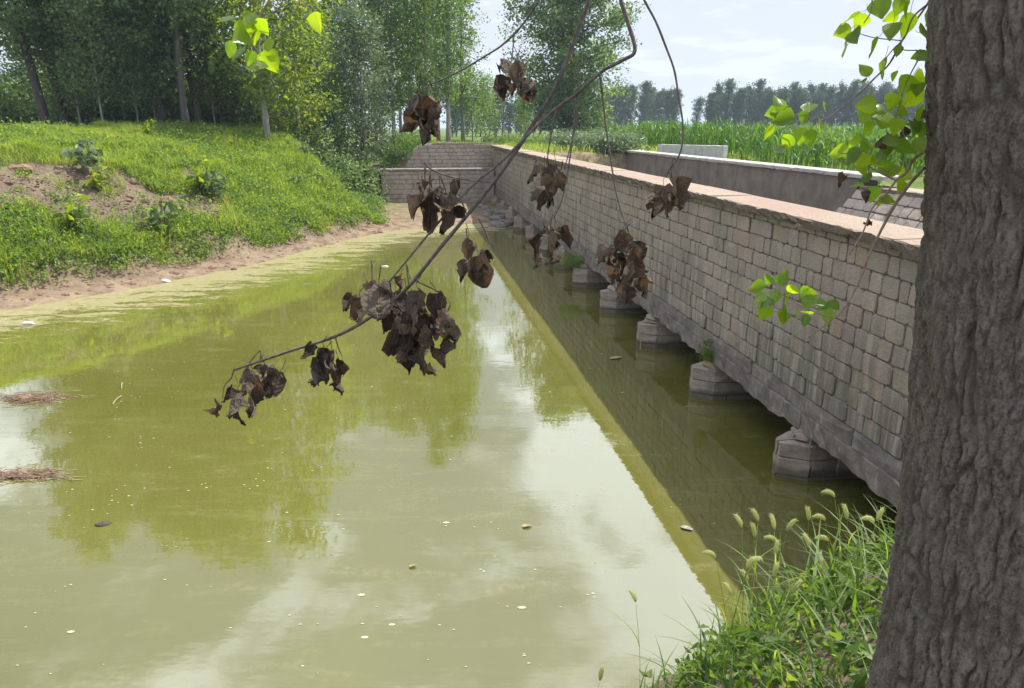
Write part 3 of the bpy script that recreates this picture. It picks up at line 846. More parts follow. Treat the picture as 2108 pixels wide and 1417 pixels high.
def gpt(px, Y, dz=0.0):
    """point on the ground at picture column px (as seen near the horizon) and distance Y"""
    x = (px - 1054) / F_PX * math.cos(PITCH) * Y * 1.02
    return np.array([x, Y, float(terrain(np.array([x]), np.array([Y]))[0]) + dz])

# ------------------------------------------------------------------ trees
big = [make_tree(11 + k, 13.4 + k * .7, 1.9, 2.5 + .2 * k, 50, 10500, .19, .20 + .03 * k, BARK_DARK, LEAF_DARK, lean=(-.6 + .5 * k, 0)) for k in range(3)]
bigf = [make_tree(21 + k, 14.5, 3.3 + .5 * k, 2.7, 48, 9800, .19, (.23, .17)[k], BARK_GREY if k == 1 else BARK_DARK, LEAF_DARK, lean=(-1.3 if k == 0 else .1, 0), limb_r=.22) for k in range(2)]
slim = [make_tree(31 + k, 15.5 + k, 2.4, 1.55, 50, 6800, .18, .15, BARK_PALE, LEAF_MID, up=1.0, sig=.33) for k in range(3)]
bright = [make_tree(41 + k, 11.5, 1.1, 2.3, 44, 6400, .19, .12, BARK_PALE, LEAF_BRIGHT, up=.5) for k in range(2)]
silver = [make_tree(51, 10.5, 1.6, 2.1, 50, 9500, .15, .09, BARK_PALE, LEAF_SILVER, twin=True, up=.7), make_tree(52, 9.0, .9, 2.2, 44, 8500, .16, .09, BARK_DARK, LEAF_DARK, up=.5)]
sap = [make_tree(61 + k, 5.5, .9, 1.2, 24, 2300, .15, .05, BARK_PALE, LEAF_MID if k else LEAF_DARK, up=.8) for k in range(2)]
wide = make_tree(71, 16.5, 1.0, 5.0, 110, 36000, .23, .26, BARK_DARK, LEAF_DARK, up=.42, sub=7, sig=.46, top=.35)
farp = [make_tree(81 + k, 11.8 + k * .6, .4, 2.3, 44, 3200, .40, .16, BARK_DARK, LEAF_FAR, lean=(.9, 0), up=1.9, sub=5, sig=.34, top=.06) for k in range(5)]
GL = 'poplars of the grove on the left bank'
for (px, Y, v, label) in [
    (118, 37.0, 0, 'leaning dark trunked poplar, leftmost thick trunk of the left grove'),
    (158, 38.5, 1, 'dark poplar just right of the leaning trunk in the left grove'),
    (402, 37.5, 2, 'poplar with a straight grey trunk at the right end of the left grove'),
    (421, 39.5, 0, 'dark poplar close behind the straight grey trunk on the left bank'),
    (312, 40.0, 1, None), (352, 38.0, 2, None), (255, 42.0, 0, None), (205, 39.0, 2, None),
    (385, 44.0, 1, None), (292, 40.5, 2, None), (470, 41.0, 0, None), (150, 46.0, 2, None)]:
    plant_tree(bigf[0] if px in (118, 158) else bigf[1] if px == 402 else big[v], 'poplar_tree', gpt(px, Y, -.1), label or 'dark poplar standing inside the shaded grove on the left bank', 'tree', GL, rz=.1 if px in (118, 158, 402) else None)
for (px, Y, v, label, sc) in [
    (560, 37.5, 0, 'yellow green sunlit poplar at the right end of the left bank', 1.2),
    (622, 41.0, 1, 'second yellow green poplar behind the sunlit one above the mound', .95)]:
    plant_tree(bright[v], 'poplar_tree', gpt(px, Y, -.1), label, 'tree', sc=sc)
GM = 'slim poplars of the grove behind the abutment'
for k, (px, Y) in enumerate([(925, 52), (700, 52), (780, 56), (815, 53), (850, 57), (885, 54.5), (905, 60), (955, 63), (740, 60), (830, 64), (870, 68), (790, 68), (660, 58), (700, 66)]):
    plant_tree(slim[k % 3], 'poplar_tree', gpt(px, Y, -.1), 'slim poplar with a pale bare trunk directly above the abutment wall' if k == 0 else 'slim tall poplar in the dense grove behind the abutment', 'tree', GM)
plant_tree(silver[0], 'young_tree', gpt(752, 44.5, -.1), 'silvery leaved tree with twin thin pale trunks left of the abutment', 'tree', sc=.98)
plant_tree(silver[1], 'young_tree', gpt(655, 45, -.1), 'dark dense low tree in the hollow behind the grassy mound', 'tree')
plant_tree(silver[1], 'young_tree', gpt(590, 49, -.1), 'dark tree behind the sunlit poplar at the mound', 'tree', sc=1.05)
plant_tree(wide, 'broad_tree', gpt(1168, 62, -.2), 'broad dark green tree standing alone beyond the far end of the bridge', 'tree', rz=.7)
for (px, Y, label) in [(975, 66, 'small light green tree on the grass beyond the abutment'), (1000, 72, 'small light green tree next to the grey path'), (1078, 72, 'small round green tree left of the broad dark tree')]:
    t = plant_tree((sap[1][0], sap[1][1]), 'sapling', gpt(px, Y), label, 'tree', sc=1.1 if px < 1050 else .8)
for k, (px, Y) in enumerate([(185, 37.5), (230, 36.0), (275, 39.0), (335, 38.0), (300, 37.0), (455, 40.0), (500, 42), (90, 45)]):
    plant_tree(sap[0], 'sapling', gpt(px, Y), 'thin sapling between the dark trunks on the left bank', 'tree', 'saplings under the left grove', sc=random.uniform(.8, 1.15))
FR = 'slim poplars in the distant rows beyond the corn'
for k in range(9):
    plant_tree(farp[k % 5], 'poplar_tree', gpt(1240 + k * 18 + random.uniform(-5, 5), 205 + random.uniform(-6, 8)), 'blue green poplar in the distant clump left of the gap beyond the corn', 'tree', FR, rz=random.uniform(-.5, .5), sc=random.uniform(.78, .95))
for k in range(6):
    plant_tree(farp[(k + 1) % 5], 'poplar_tree', gpt(1220 + k * 30 + random.uniform(-8, 8), 222 + random.uniform(-6, 8)), 'blue green poplar in the distant clump left of the gap beyond the corn', 'tree', FR, rz=random.uniform(-.5, .5), sc=random.uniform(.8, .9))
plant_tree(farp[1], 'poplar_tree', gpt(1424, 215), 'small lone poplar in the gap of the distant tree rows', 'tree', FR, rz=.2, sc=.72)
for k in range(42):
    plant_tree(farp[(k * 3) % 5], 'poplar_tree', gpt(1446 + k * 12.5 + random.uniform(-5, 5), 200 + random.uniform(-7, 7)), 'windswept poplar in the long distant row right of the gap', 'tree', FR, rz=random.uniform(-.5, .5), sc=random.uniform(.76, .9))
for k in range(22):
    plant_tree(farp[(k * 3 + 1) % 5], 'poplar_tree', gpt(1460 + k * 24 + random.uniform(-8, 8), 220 + random.uniform(-7, 7)), 'windswept poplar in the long distant row right of the gap', 'tree', FR, rz=random.uniform(-.5, .5), sc=random.uniform(.8, .95))
for k in range(26):
    plant_tree(farp[k % 5], 'poplar_tree', gpt(930 + k * 12 + random.uniform(-6, 6), 160 + random.uniform(-8, 8)), 'dark poplar in the distant row seen under the broad tree', 'tree', FR, rz=random.uniform(-.5, .5), sc=random.uniform(.55, .8))
for k in range(12):
    plant_tree(farp[k % 5], 'poplar_tree', gpt(-60 + k * 55 + random.uniform(-12, 12), 120 + random.uniform(-12, 12)), 'dark poplar far behind the left grove', 'tree', FR, rz=random.uniform(0, 6), sc=random.uniform(.45, .6))

def bush_mesh(seed, rx, ry, rz, n, ls, mat):
    r = np.random.default_rng(seed); tb = MB(); P = []
    for k in range(16):
        a = r.uniform(0, 6.28); f = r.uniform(.25, 1) ** .6
        c = np.array([math.cos(a) * rx * f, math.sin(a) * ry * f, rz * r.uniform(.25, .95) * (1.15 - .5 * f)])
        tb.add(*tube(spline([np.array([c[0] * .1, c[1] * .1, -.1]), c * np.array([.5, .5, .6]), c], 3), np.linspace(.018, .005, 7), 4))
        P.append(c + r.normal(0, 1, (n // 16, 3)) * np.array([.26 * rx, .26 * ry, .22 * rz]))
    P = np.concatenate(P); P[:, 2] = np.abs(P[:, 2])
    V, F = leaf_quads(P, ls, r, .3)
    return tb.mesh('stems', BARK_DARK, True), mesh_np('foliage', V, F, mat)
def plant_bush(meshes, loc, label, group=None, sc=(1, 1, 1)):
    t = thing('bush', loc, label, 'bush', group, random.uniform(0, 6.28)); t.scale = sc
    part('stems', meshes[0], t); part('foliage', meshes[1], t); return t
bdark = bush_mesh(1, 1.5, 1.4, 1.9, 3200, .15, LEAF_DARK); bmid = bush_mesh(2, 1.3, 1.2, 1.1, 2600, .13, LEAF_MID); bpale = bush_mesh(3, 1.2, 1.2, 1.2, 2400, .14, LEAF_SILVER)
for k, (px, Y) in enumerate([(610, 41.5), (650, 41), (690, 42.5), (725, 42.0), (640, 44), (765, 45.5), (700, 46), (585, 43), (815, 48.5), (840, 49.5), (790, 49)]):
    plant_bush(bdark if k < 8 else bmid, gpt(px, Y, -.1), 'dark leafy bush in the hollow between mound and abutment' if k < 8 else 'green bush above the lower abutment ledge', 'bushes in the hollow', (random.uniform(.9, 1.2),) * 3)
plant_bush(bmid, gpt(742, 38.5, -.05), 'low green bush on the mud in front of the abutment post', None, (.8, .8, .75))
plant_bush(bmid, gpt(712, 39.5, -.05), 'low green bush at the foot of the mound beside the hollow', None, (.8, .8, .7))
for (s_, t_) in [(45.3, -.3), (45.1, -1.0), (45.8, .4), (44.9, -1.7)]:
    p_ = B(s_, t_, 0); p_[2] = float(terrain(p_[:1], p_[1:2])[0]) - .05; plant_bush(bmid, p_, 'green bush on the slope at the stepped left end of the abutment', 'bushes beside the abutment steps', (.62, .62, .8))
for k, (px, Y) in enumerate([(1030, 55), (1065, 53), (1105, 52), (1140, 50)]):
    plant_bush(bmid, gpt(px, Y, -.1), 'dark green bush behind the far end of the coping', 'bushes behind the coping', (1.0, 1.0, .75))
for k, (px, Y) in enumerate([(1165, 46), (1195, 43.5), (1222, 41.5), (1250, 40), (1180, 50), (1238, 43.5), (1262, 42.5), (1210, 46), (1275, 39.5)]):
    plant_bush(bpale, gpt(px, Y, -.1), 'pale green bush between coping and grey wall', 'bushes between the walls', (.95, .95, .8))
for k, (px, Y) in enumerate([(-20, 40), (15, 47), (50, 52), (-60, 50), (110, 50), (180, 50), (240, 48), (300, 49), (350, 47), (430, 47), (490, 46), (200, 41), (250, 40.5), (300, 42), (345, 42.5), (30, 42), (75, 43.5), (485, 42.5), (520, 43), (440, 43.5), (230, 45), (390, 46)]):
    plant_bush(bdark, gpt(px, Y, -.1), 'dark bush under the trees of the left grove', 'bushes under the left grove', (random.uniform(1.1, 1.5),) * 2 + (random.uniform(1.5, 2.0),))

# ------------------------------------------------------------------ grass and weeds (uncountable)
def tz(x, y): return terrain(x, y)
def scatter(n, x0, x1, y0, y1, r): return r.uniform(x0, x1, n), r.uniform(y0, y1, n)
r = np.random.default_rng(5)
x, y = scatter(420000, -30, -4.5, 14, 44, r)
d = sdist(x, y, SHORE); q = sdist(x, y, BACK)
keep = (d > 1.1) & (d < 17) & (q > -.4)
x, y, d = x[keep], y[keep], d[keep]
z = tz(x, y); P = np.c_[x, y, z]
dn = fbm(x * .9, y * .9, 4, 77)
b = bare_mask(P)
keep = (~b & (dn + .12 * r.random(len(x)) > .36)) | (b & (dn > .54) & (r.random(len(x)) < .5))
keep &= (d > 1.5 + (fbm(x * .8, y * .8, 3, 3) - .5) * 1.5)
P, d, dn = P[keep], d[keep], dn[keep]
px, py, dp = project(P); vis = (px > -250) & (py < 700); P, d, dn = P[vis], d[vis], dn[vis]
k = r.random(len(P)) < min(1, 190000 / len(P)); P, d, dn = P[k], d[k], dn[k]
hh = (.10 + .42 * dn ** 1.5 + .14 * r.random(len(P))) * np.where(d > 5, 1.0, 1.35)
hh = hh * (.55 + .9 * fbm(P[:, 0] * 2.2, P[:, 1] * 2.2, 2, 8))
V, F = blades(P, hh, .021, r, 1.1, 2)
tag(part('grass', mesh_np('grass', V, F, GRASS), kind='stuff'), 'bright green grass covering the mound on the left bank', 'grass')
# leafy weeds on the lower slope: clumps
r = np.random.default_rng(6)
x, y = scatter(16000, -30, -4.5, 14, 44, r); d = sdist(x, y, SHORE); q = sdist(x, y, BACK)
dn = fbm(x * .55, y * .55, 3, 15)
low_ = d < 4.2
keep = (d > 1.15) & (d < 15) & (q > -.3) & (dn + .30 * (d < 3.8) + .12 * r.random(len(x)) > .47); x, y, d = x[keep], y[keep], d[keep]
C = np.c_[x, y, tz(x, y)]; b = bare_mask(C); kk = ~b | (r.random(len(C)) < .16); C, d = C[kk], d[kk]
px, py, dp = project(C); kk = (px > -200); C, d = C[kk], d[kk]
nlf = 26
P = np.repeat(C, nlf, 0); rad = np.repeat(r.uniform(.10, .30, len(C)) * np.where(d < 4.2, 1.25, .85), nlf)
P = P + r.normal(0, 1, P.shape) * rad[:, None] * np.array([.8, .8, .6]); P[:, 2] = np.maximum(P[:, 2], tz(P[:, 0], P[:, 1]) + .02) + rad * .55
V, F = leaf_quads(P, .10, r, .4)
tag(part('weeds', mesh_np('weeds', V, F, WEED), kind='stuff'), 'leafy green weeds along the foot of the left bank', 'weeds')
# rough grass beyond the abutment and round the walls
r = np.random.default_rng(8)
x, y = scatter(60000, -10, 26, 34, 85, r); s, t = ST(x, y)
keep = (((s > 45.1) & (t > -4)) | ((t > 11.7) & (s > 8)) | ((s > 35.3) & (t > 5.8))) & ~((t > 15.5) & (y < 110) & (s < 200) & (t > 17 - .0 * s))
x, y = x[keep], y[keep]
P = np.c_[x, y, tz(x, y)]; dn = fbm(x * .5, y * .5, 3, 4)
V, F = blades(P, .18 + .5 * dn * r.random(len(P)), .055, r, .9, 2)
tag(part('meadow_grass', mesh_np('meadow_grass', V, F, GRASS), kind='stuff'), 'rough yellow green grass beyond the bridge and walls', 'grass')
# left bank: grass at the foot of the trees, shaded
# corn field
r = np.random.default_rng(9)
rows = []
fx, fy = [], []
c0 = gpt(1325, 44.0)[:2]; c1 = gpt(1760, 30.5)[:2]; c2 = gpt(2300, 27.5)[:2]
for k in range(110):
    yy = 27 + k * .72 * (1 + k * .004)
    nxp = int(300 if k < 40 else 200)
    xs = r.uniform(4, 78, nxp); fx.append(xs); fy.append(yy + r.normal(0, .07, nxp))
fx = np.concatenate(fx); fy = np.concatenate(fy)
line = np.interp(fx, [4, 9.0, c0[0], c1[0], c2[0], 60], [60, 50, c0[1], c1[1], c2[1], 22])
keep = (fy > line) & (fx > 6.5 + .02 * (fy - 40)); fx, fy = fx[keep], fy[keep]
P = np.c_[fx, fy, tz(fx, fy)]
hh = r.uniform(1.3, 1.6, len(P))
mb = MB()
V, F = blades(P, hh, .07, r, .12, 2); mb.add(V, F)
for k in range(6):
    hf = (.2 + .13 * k)
    Q = P + np.c_[np.zeros((len(P), 2)), hh * hf]
    V, F = blades(Q, hh * r.uniform(.32, .5, len(P)), .075, r, 1.25, 3); mb.add(V, F)
V, F = leaf_quads(P + np.c_[np.zeros((len(P), 2)), hh], .22, r, 0, .3); mb.add(V, F)
tag(part('corn_field', mb.mesh('corn_field', CORN), kind='stuff'), 'green corn field stretching to the distant trees', 'corn')

# ------------------------------------------------------------------ the big trunk on the right
TY = 1.78
bt = thing('poplar_tree', (1.30, TY, 2.7), 'thick furrowed grey poplar trunk filling the right edge of the picture', 'tree')
zs = np.concatenate([np.linspace(2.3, 5.6, 300), np.linspace(5.64, 12.5, 60)])
ledge = np.interp(zs, [2.3, 3.0, 3.4, 3.75, 4.15, 4.55, 4.95, 5.3, 6, 12.5], [1.02, 1.02, 1.02, 1.02, 1.02, 1.02, 1.02, 1.02, 1.0, 1.25])
def left_edge(z):
    # picture column of the trunk's left edge against picture row
    P_ = np.array([[1.3, TY - .02, z]]); _, py, dep = project(P_)
    col = np.interp(py[0], [-100, 0, 250, 500, 700, 900, 1100, 1250, 1400, 1600], [1926, 1922, 1917, 1907, 1890, 1876, 1856, 1834, 1808, 1772])
    return (col - 1054) / F_PX * dep[0]
na = 420; th = np.arange(na) * 2 * math.pi / na
def pnoise(u, v, N, seed):
    iu = np.floor(u); iv = np.floor(v); fu = u - iu; fv = v - iv
    fu = fu * fu * (3 - 2 * fu); fv = fv * fv * (3 - 2 * fv)
    h = lambda a, b_: hash2(np.mod(a, N), b_, seed)
    a_, b_, c_, d_ = h(iu, iv), h(iu + 1, iv), h(iu, iv + 1), h(iu + 1, iv + 1)
    return a_ + (b_ - a_) * fu + (c_ - a_) * fv + (a_ - b_ - c_ + d_) * fu * fv
fur = []
for z in zs:
    xl = left_edge(min(z, 5.45))
    rad_ = 0.275 + .02 * float(sstep(4.5, 2.6, z)) if z < 5.6 else .285 - .018 * (z - 5.6)
    cx_ = xl + rad_ * 1.02 + .03
    zz_ = np.full(na, z); U = th / (2 * math.pi)
    wu = (pnoise(U * 9, zz_ * 1.8, 9, 9) - .5) * .022 + (pnoise(U * 40, zz_ * 9.0, 40, 19) - .5) * .013 + (pnoise(U * 110, zz_ * 30.0, 110, 29) - .5) * .008
    def vor(u, v, N, seed):
        iu, iv = np.floor(u), np.floor(v); f1 = np.full(na, 9.); f2 = np.full(na, 9.); idh = np.zeros(na)
        for du in (-1, 0, 1):
            for dv in (-1, 0, 1):
                cu, cv = iu + du, iv + dv; m1 = np.mod(cu, N)
                dd_ = np.hypot(cu + .5 + (hash2(m1, cv, seed) - .5) * .9 - u, cv + .5 + (hash2(m1, cv, seed + 5) - .5) * .95 - v)
                hh_ = hash2(m1, cv, seed + 9); near = dd_ < f1
                f2 = np.where(near, f1, np.minimum(f2, dd_)); idh = np.where(near, hh_, idh); f1 = np.where(near, dd_, f1)
        return f2 - f1, idh
    e1, i1 = vor((U + wu) * 46, zz_ * 3.3 + (pnoise(U * 24, zz_ * 14, 24, 8) - .5) * .7, 46, 1)
    e2, i2 = vor((U + wu) * 104, zz_ * 13, 104, 21)
    n3 = pnoise((U + wu) * 150, zz_ * 16, 150, 3); n4 = pnoise(U * 200 + 7, zz_ * 80, 200, 4)
    f1 = (1 - sstep(.0, .30, e1)) * (.35 + .65 * sstep(.25, .7, pnoise(U * 30, zz_ * 6, 30, 14))); f2 = (1 - sstep(.0, .26, e2)) * .9
    f = np.clip(f1 + .45 * f2, 0, 1); fur.append(f)
    dr = -.015 * f1 - .007 * f2 * (1 - f1) + .007 * (i1 - .5) + .006 * (i2 - .5) + .008 * (n3 - .5) + .006 * (n4 - .5)
    rr = rad_ + dr
    rows.append(np.c_[cx_ + rr * np.cos(th), TY + rr * np.sin(th), zz_])
V = np.concatenate(rows) - np.array([1.30, TY, 2.7]); nr = len(zs)
ki = np.arange(nr * na).reshape(nr, na)
F = np.stack([ki[:-1], np.roll(ki, -1, 1)[:-1], np.roll(ki, -1, 1)[1:], ki[1:]], -1).reshape(-1, 4)
part('trunk', mesh_np('trunk', V, F, BARK_BIG, True, {'furrow': np.concatenate(fur)}), bt)
trunk_top = np.array([1.30 + .1, TY, 9.0])
# a crown well above and behind the picture
r = np.random.default_rng(15); tb = MB(); P = []
for k in range(16):
    a = r.uniform(-2.4, .6); z = r.uniform(8.2, 12); o = np.array([.1, 0, z - 2.7]); rr_ = r.uniform(1.5, 2.8)
    tip = o + np.array([math.cos(a) * rr_, math.sin(a) * rr_, rr_ * .6])
    tb.add(*tube(spline([o, (o + tip) / 2 + [0, 0, .2], tip], 3), np.linspace(.06, .012, 7), 5))
    for q in range(6):
        c = o + (tip - o) * (.3 + .12 * q) + r.normal(0, .2, 3); P.append(c + r.normal(0, .34, (45, 3)))
V, F = leaf_quads(np.concatenate(P), .10, r)
part('limbs', tb.mesh('limbs', BARK_DARK, True), bt); part('crown', mesh_np('crown', V, F, POP_LEAF), bt)

# ------------------------------------------------------------------ leaves for the near twigs
def dead_variant(seed):
    r = np.random.default_rng(seed); nu, nv = 5, 5
    fold = r.uniform(.7, 1.75); curl = r.uniform(-1.4, 2.0); roll = r.uniform(-1.2, 1.2)
    V = []
    for i in range(nv + 1):
        t = i / nv
        w = .50 * math.sin(math.pi * min(1, (t * .93 + .07)) ** .66) * (1 - .25 * t) + .015
        for j in range(nu + 1):
            s = (j / nu - .5) * 2
            xx = s * w; ang_ = fold * s * .9 + roll * (t - .3) * s
            x_ = w * math.sin(ang_) / max(abs(fold * .9), .35) if fold > .1 else xx
            y_ = w * (1 - math.cos(ang_)) * 1.1
            c = curl * t * t * .5
            zz_ = -t * math.cos(c); yy_ = y_ + t * math.sin(c) * .6
            V.append([x_ + r.normal(0, .045), yy_ + r.normal(0, .075), zz_ + r.normal(0, .04) + .10 * abs(s) * math.sin(t * 5 + seed)])
    F = []
    for i in range(nv):
        for j in range(nu):
            a = i * (nu + 1) + j; F.append([a, a + 1, a + nu + 2, a + nu + 1])
    V = np.array(V); V[:, 2] += .5
    n0 = len(V)
    pet = np.array([[0, 0, .5], [.05 * r.normal(), .05 * r.normal(), .75], [.1 * r.normal(), .1 * r.normal(), 1.05]])
    tv, tq, tt = tube(pet, [.018, .013, .018], 3)
    return mesh_np('dead_leaf', np.vstack([V, tv]), [np.vstack([F, tq + n0])], DEAD, True)
DV = [dead_variant(200 + k) for k in range(20)]
def green_variant(seed, hang=False):
    r = np.random.default_rng(seed)
    # deltoid outline, tip along -z, midrib fold, gentle cup
    tt_ = [0, .06, .2, .4, .6, .8, .93, 1.0]; ww = [.0, .26, .44, .43, .32, .17, .06, 0]
    f = r.uniform(.12, .5); cu = r.uniform(-.25, .35)
    V = []; F3 = []; F4 = []
    for t, w in zip(tt_, ww):
        y = cu * (t - .3) ** 2
        V.append([0, y, .5 - t])
        if w > 0:
            V.append([w * math.cos(f), y + w * math.sin(f) + r.normal(0, .02), .5 - t + r.normal(0, .012)]); V.append([-w * math.cos(f), y + w * math.sin(f) + r.normal(0, .02), .5 - t + r.normal(0, .012)])
    # index layout: 0 | (1,2,3) ... | last
    k = len(tt_) - 2
    F3 += [[0, 2, 1], [0, 1, 3]]
    for i in range(k - 1):
        a = 1 + 3 * i; b = a + 3
        F4 += [[a, a + 1, b + 1, b], [a, b, b + 2, a + 2]]
    a = 1 + 3 * (k - 1); e = a + 3
    F3 += [[a, a + 1, e], [a, e, a + 2]]
    n0 = len(V); pet = np.array([[0, 0, .5], [.03 * r.normal(), -.05, .7], [.08 * r.normal(), -.1 + .1 * r.normal(), .95]])
    tv, tq, t3 = tube(pet, [.014, .011, .014], 3)
    return mesh_np('leaf', np.vstack([V, tv]), [np.array(F3), np.vstack([F4, tq + n0])], POP_LEAF, True)
GV_ = [green_variant(300 + k) for k in range(8)]

class Branch:
    def __init__(s, name, label, cat, group, depth, anchor):
        s.depth = depth; s.loc = np.asarray(anchor, float)
        s.o = thing(name, s.loc, label, cat, group)
    def pt(s, px, py, dd=0.0): return at_depth(px, py, s.depth + dd)
    def twig(s, name, pts, w0, w1, mat, k=6, extra=None, dd=None, knob=.0):
        dd = dd or [0] * len(pts)
        P = [s.pt(p[0], p[1], d_) for p, d_ in zip(pts, dd)]
        if extra is not None: P = list(extra) + P
        sp = spline(P, k); rr = np.linspace(w0, w1, len(sp)) * .5 * s.depth / F_PX
        if extra is not None: rr[:len(extra) * k] = np.linspace(max(w0 * 1.6, 14) * .5 * s.depth / F_PX, rr[len(extra) * k], len(extra) * k)
        rr = rr * (1 + .22 * np.random.default_rng(len(pts) + int(abs(pts[0][0]))).random(len(rr)) ** 3)
        mb = MB(); mb.add(*tube(sp - s.loc, rr, 7))
        return part(name, mb.mesh(name, mat, True), s.o)
    def leaves(s, name, items, meshes, r, spread=.05, tilt=.55, facing=None, mat=None):
        for it in items:
            px, py, ln = it[:3]
            an = it[3] if len(it) > 3 and it[3] is not None else r.normal(0, 28)
            p = s.pt(px, py, r.normal(0, spread)); sz = ln * (1.02 if name == 'dead_leaf' else 1.02) * s.depth / F_PX
            # build orientation: local z up the leaf; turned about the view axis by an, then spun about its own axis
            base = Matrix((tuple(CX), tuple(CF), tuple(CU))).transposed().to_4x4()   # x right, y to viewer, z up in picture
            rot = base @ Matrix.Rotation(R(an), 4, 'Y') @ Matrix.Rotation(r.normal(0, tilt), 4, 'X') @ Matrix.Rotation((r.normal(0, .75) if facing is None else facing(r)) + (math.pi if r.random() < .45 else 0), 4, 'Z')
            o = part(name, meshes[int(r.integers(len(meshes)))], s.o, p - s.loc)
            o.rotation_mode = 'QUATERNION'; o.rotation_quaternion = rot.to_quaternion()
            o.scale = (sz * r.uniform(.85, 1.15), sz, sz)
DG = 'dead branches hanging over the pond'
r = np.random.default_rng(21)
anchor = np.array([1.32, 1.75, 6.9])
A = Branch('dead_branch', 'longest dead branch with dark withered leaves reaching down over the pond', 'branch', DG, 2.25, anchor)
A.twig('stem', [(1262, -260), (1226, -80), (1212, 0), (1150, 165), (1100, 252), (1022, 368), (905, 512), (830, 602), (752, 660), (690, 693), (600, 722), (540, 742), (481, 762)], 11.5, 5.0, TWIG, 6, extra=[anchor, np.array([.95, 1.95, 6.75]), np.array([.45, 2.3, 6.1])])
for pts in ([(855, 578), (900, 600), (925, 620), (924, 640)], [(842, 590), (836, 540), (845, 575)], [(735, 662), (718, 655)], [(765, 535), (768, 580), (785, 618), (745, 630)], [(536, 742), (536, 722), (515, 745), (500, 770)], [(536, 724), (545, 750), (560, 765)], [(481, 762), (476, 778), (462, 795), (458, 822)], [(690, 693), (697, 718), (705, 735)], [(985, 450), (1000, 480), (1012, 505)], [(960, 470), (962, 500)]):
    A.twig('twig', pts, 3.2, 1.6, TWIG, 4)
A.leaves('dead_leaf', [(447, 848, 42, 55), (481, 836, 58, 5), (511, 842, 52, -25), (502, 795, 62, 5), (519, 776, 38), (532, 798, 52, -10), (561, 795, 58, 25), (564, 768, 34, -70), (541, 765, 32), (472, 812, 42, 20), (493, 860, 34, -30), (524, 815, 46, 10),
    (637, 730, 40, 40), (663, 741, 48, 10), (670, 765, 58, 0), (701, 756, 40), (690, 777, 54, -20), (658, 777, 44, 30), (704, 795, 44, -15), (648, 783, 30, 50), (683, 745, 44)], DV, r)
A.leaves('dead_leaf', [(723, 628, 40, 30), (738, 639, 54, 10), (778, 623, 72, 0), (796, 598, 34), (820, 632, 58, -10), (764, 596, 34), (829, 582, 38, 0), (745, 650, 40, 20), (805, 640, 55),
    (796, 667, 50, 20), (812, 713, 64, 25), (836, 639, 62, 0), (852, 663, 64, -10), (843, 693, 76, 5), (866, 619, 50), (900, 630, 46, -5), (880, 653, 50), (930, 685, 62, -20), (909, 660, 46), (889, 699, 60), (916, 716, 50, -15), (831, 739, 56, 60), (872, 739, 60, -10), (842, 755, 36, 0), (898, 743, 60, -25), (887, 757, 40, -35), (863, 704, 62, 0), (898, 674, 56, 0), (905, 690, 60, 10), (825, 690, 60, 15), (850, 725, 60, 20)], DV, r, .07)
A.leaves('dead_leaf', [(961, 520, 56, 8), (951, 556, 54, 10), (994, 560, 66, -15), (975, 576, 46, 0), (1011, 523, 32, -30), (985, 530, 44)], DV, r, .03)
Bb = Branch('dead_branch', 'dead branch with a sharp elbow near the top and hanging twigs of withered leaves', 'branch', DG, 2.05, np.array([1.32, 1.75, 6.2]))
Bb.twig('stem', [(1215, -270), (1258, -80), (1278, 0), (1292, 45), (1307, 104), (1283, 124), (1240, 147), (1190, 190), (1130, 236), (1080, 285), (1030, 335), (975, 380), (930, 428), (880, 485), (835, 540), (800, 582)], 10.5, 3.5, TWIG, 6, extra=[np.array([1.32, 1.75, 6.2]), np.array([.9, 1.85, 5.95]), np.array([.5, 1.95, 5.55])])
for pts in ([(1235, 155), (1246, 250), (1256, 320), (1268, 395), (1285, 455), (1305, 505)], [(1180, 105), (1190, 150), (1192, 200), (1185, 260), (1172, 310), (1162, 350)], [(1145, 225), (1132, 290), (1125, 340)], [(1185, 200), (1178, 290), (1160, 400), (1140, 450)], [(873, 335), (890, 350), (930, 365), (970, 372), (1010, 376)], [(875, 345), (874, 375)], [(885, 350), (888, 385)], [(905, 358), (918, 395)], [(937, 367), (942, 392)], [(945, 400), (960, 440)]):
    Bb.twig('twig', pts, 4.2, 2.0, TWIG, 5)
Bb.leaves('dead_leaf', [(857, 424, 52, 20), (883, 433, 66, 5), (874, 401, 40), (912, 429, 66, -5), (940, 422, 56, -15), (940, 390, 34), (887, 462, 46, 5), (908, 454, 52, 10), (950, 439, 36, -30), (870, 380, 24, 0), (898, 410, 50)], DV, r, .04)
Bb.leaves('dead_leaf', [(1093, 361, 44, 20), (1122, 363, 44, 0), (1120, 391, 66, 10), (1146, 359, 48, -5), (1135, 395, 66, 15), (1155, 380, 40, -20), (1099, 398, 40, 10), (1114, 413, 46, 15)], DV, r, .04)
Bb.leaves('dead_leaf', [(1128, 466, 42, 0), (1110, 505, 48, 15), (1133, 501, 54, 0), (1163, 494, 50, -25), (1106, 541, 44, 10), (1142, 525, 48, 20), (1148, 536, 38, 40)], DV, r, .04)
Bb.leaves('dead_leaf', [(1267, 501, 54, 30), (1287, 516, 54, 0), (1243, 530, 50, 60), (1260, 536, 54, 40), (1304, 519, 50, -15), (1284, 543, 60, 20), (1313, 536, 48, -20), (1264, 569, 54, 20), (1297, 563, 60, 0), (1317, 549, 44, -40), (1300, 596, 60, 0), (1320, 584, 54, -15), (1287, 606, 42, 10), (1275, 550, 58)], DV, r, .04)
Cc = Branch('dead_branch', 'thin dead branch with two rust brown leaf bunches left of the elbowed branch', 'branch', DG, 2.1, np.array([1.32, 1.75, 7.4]))
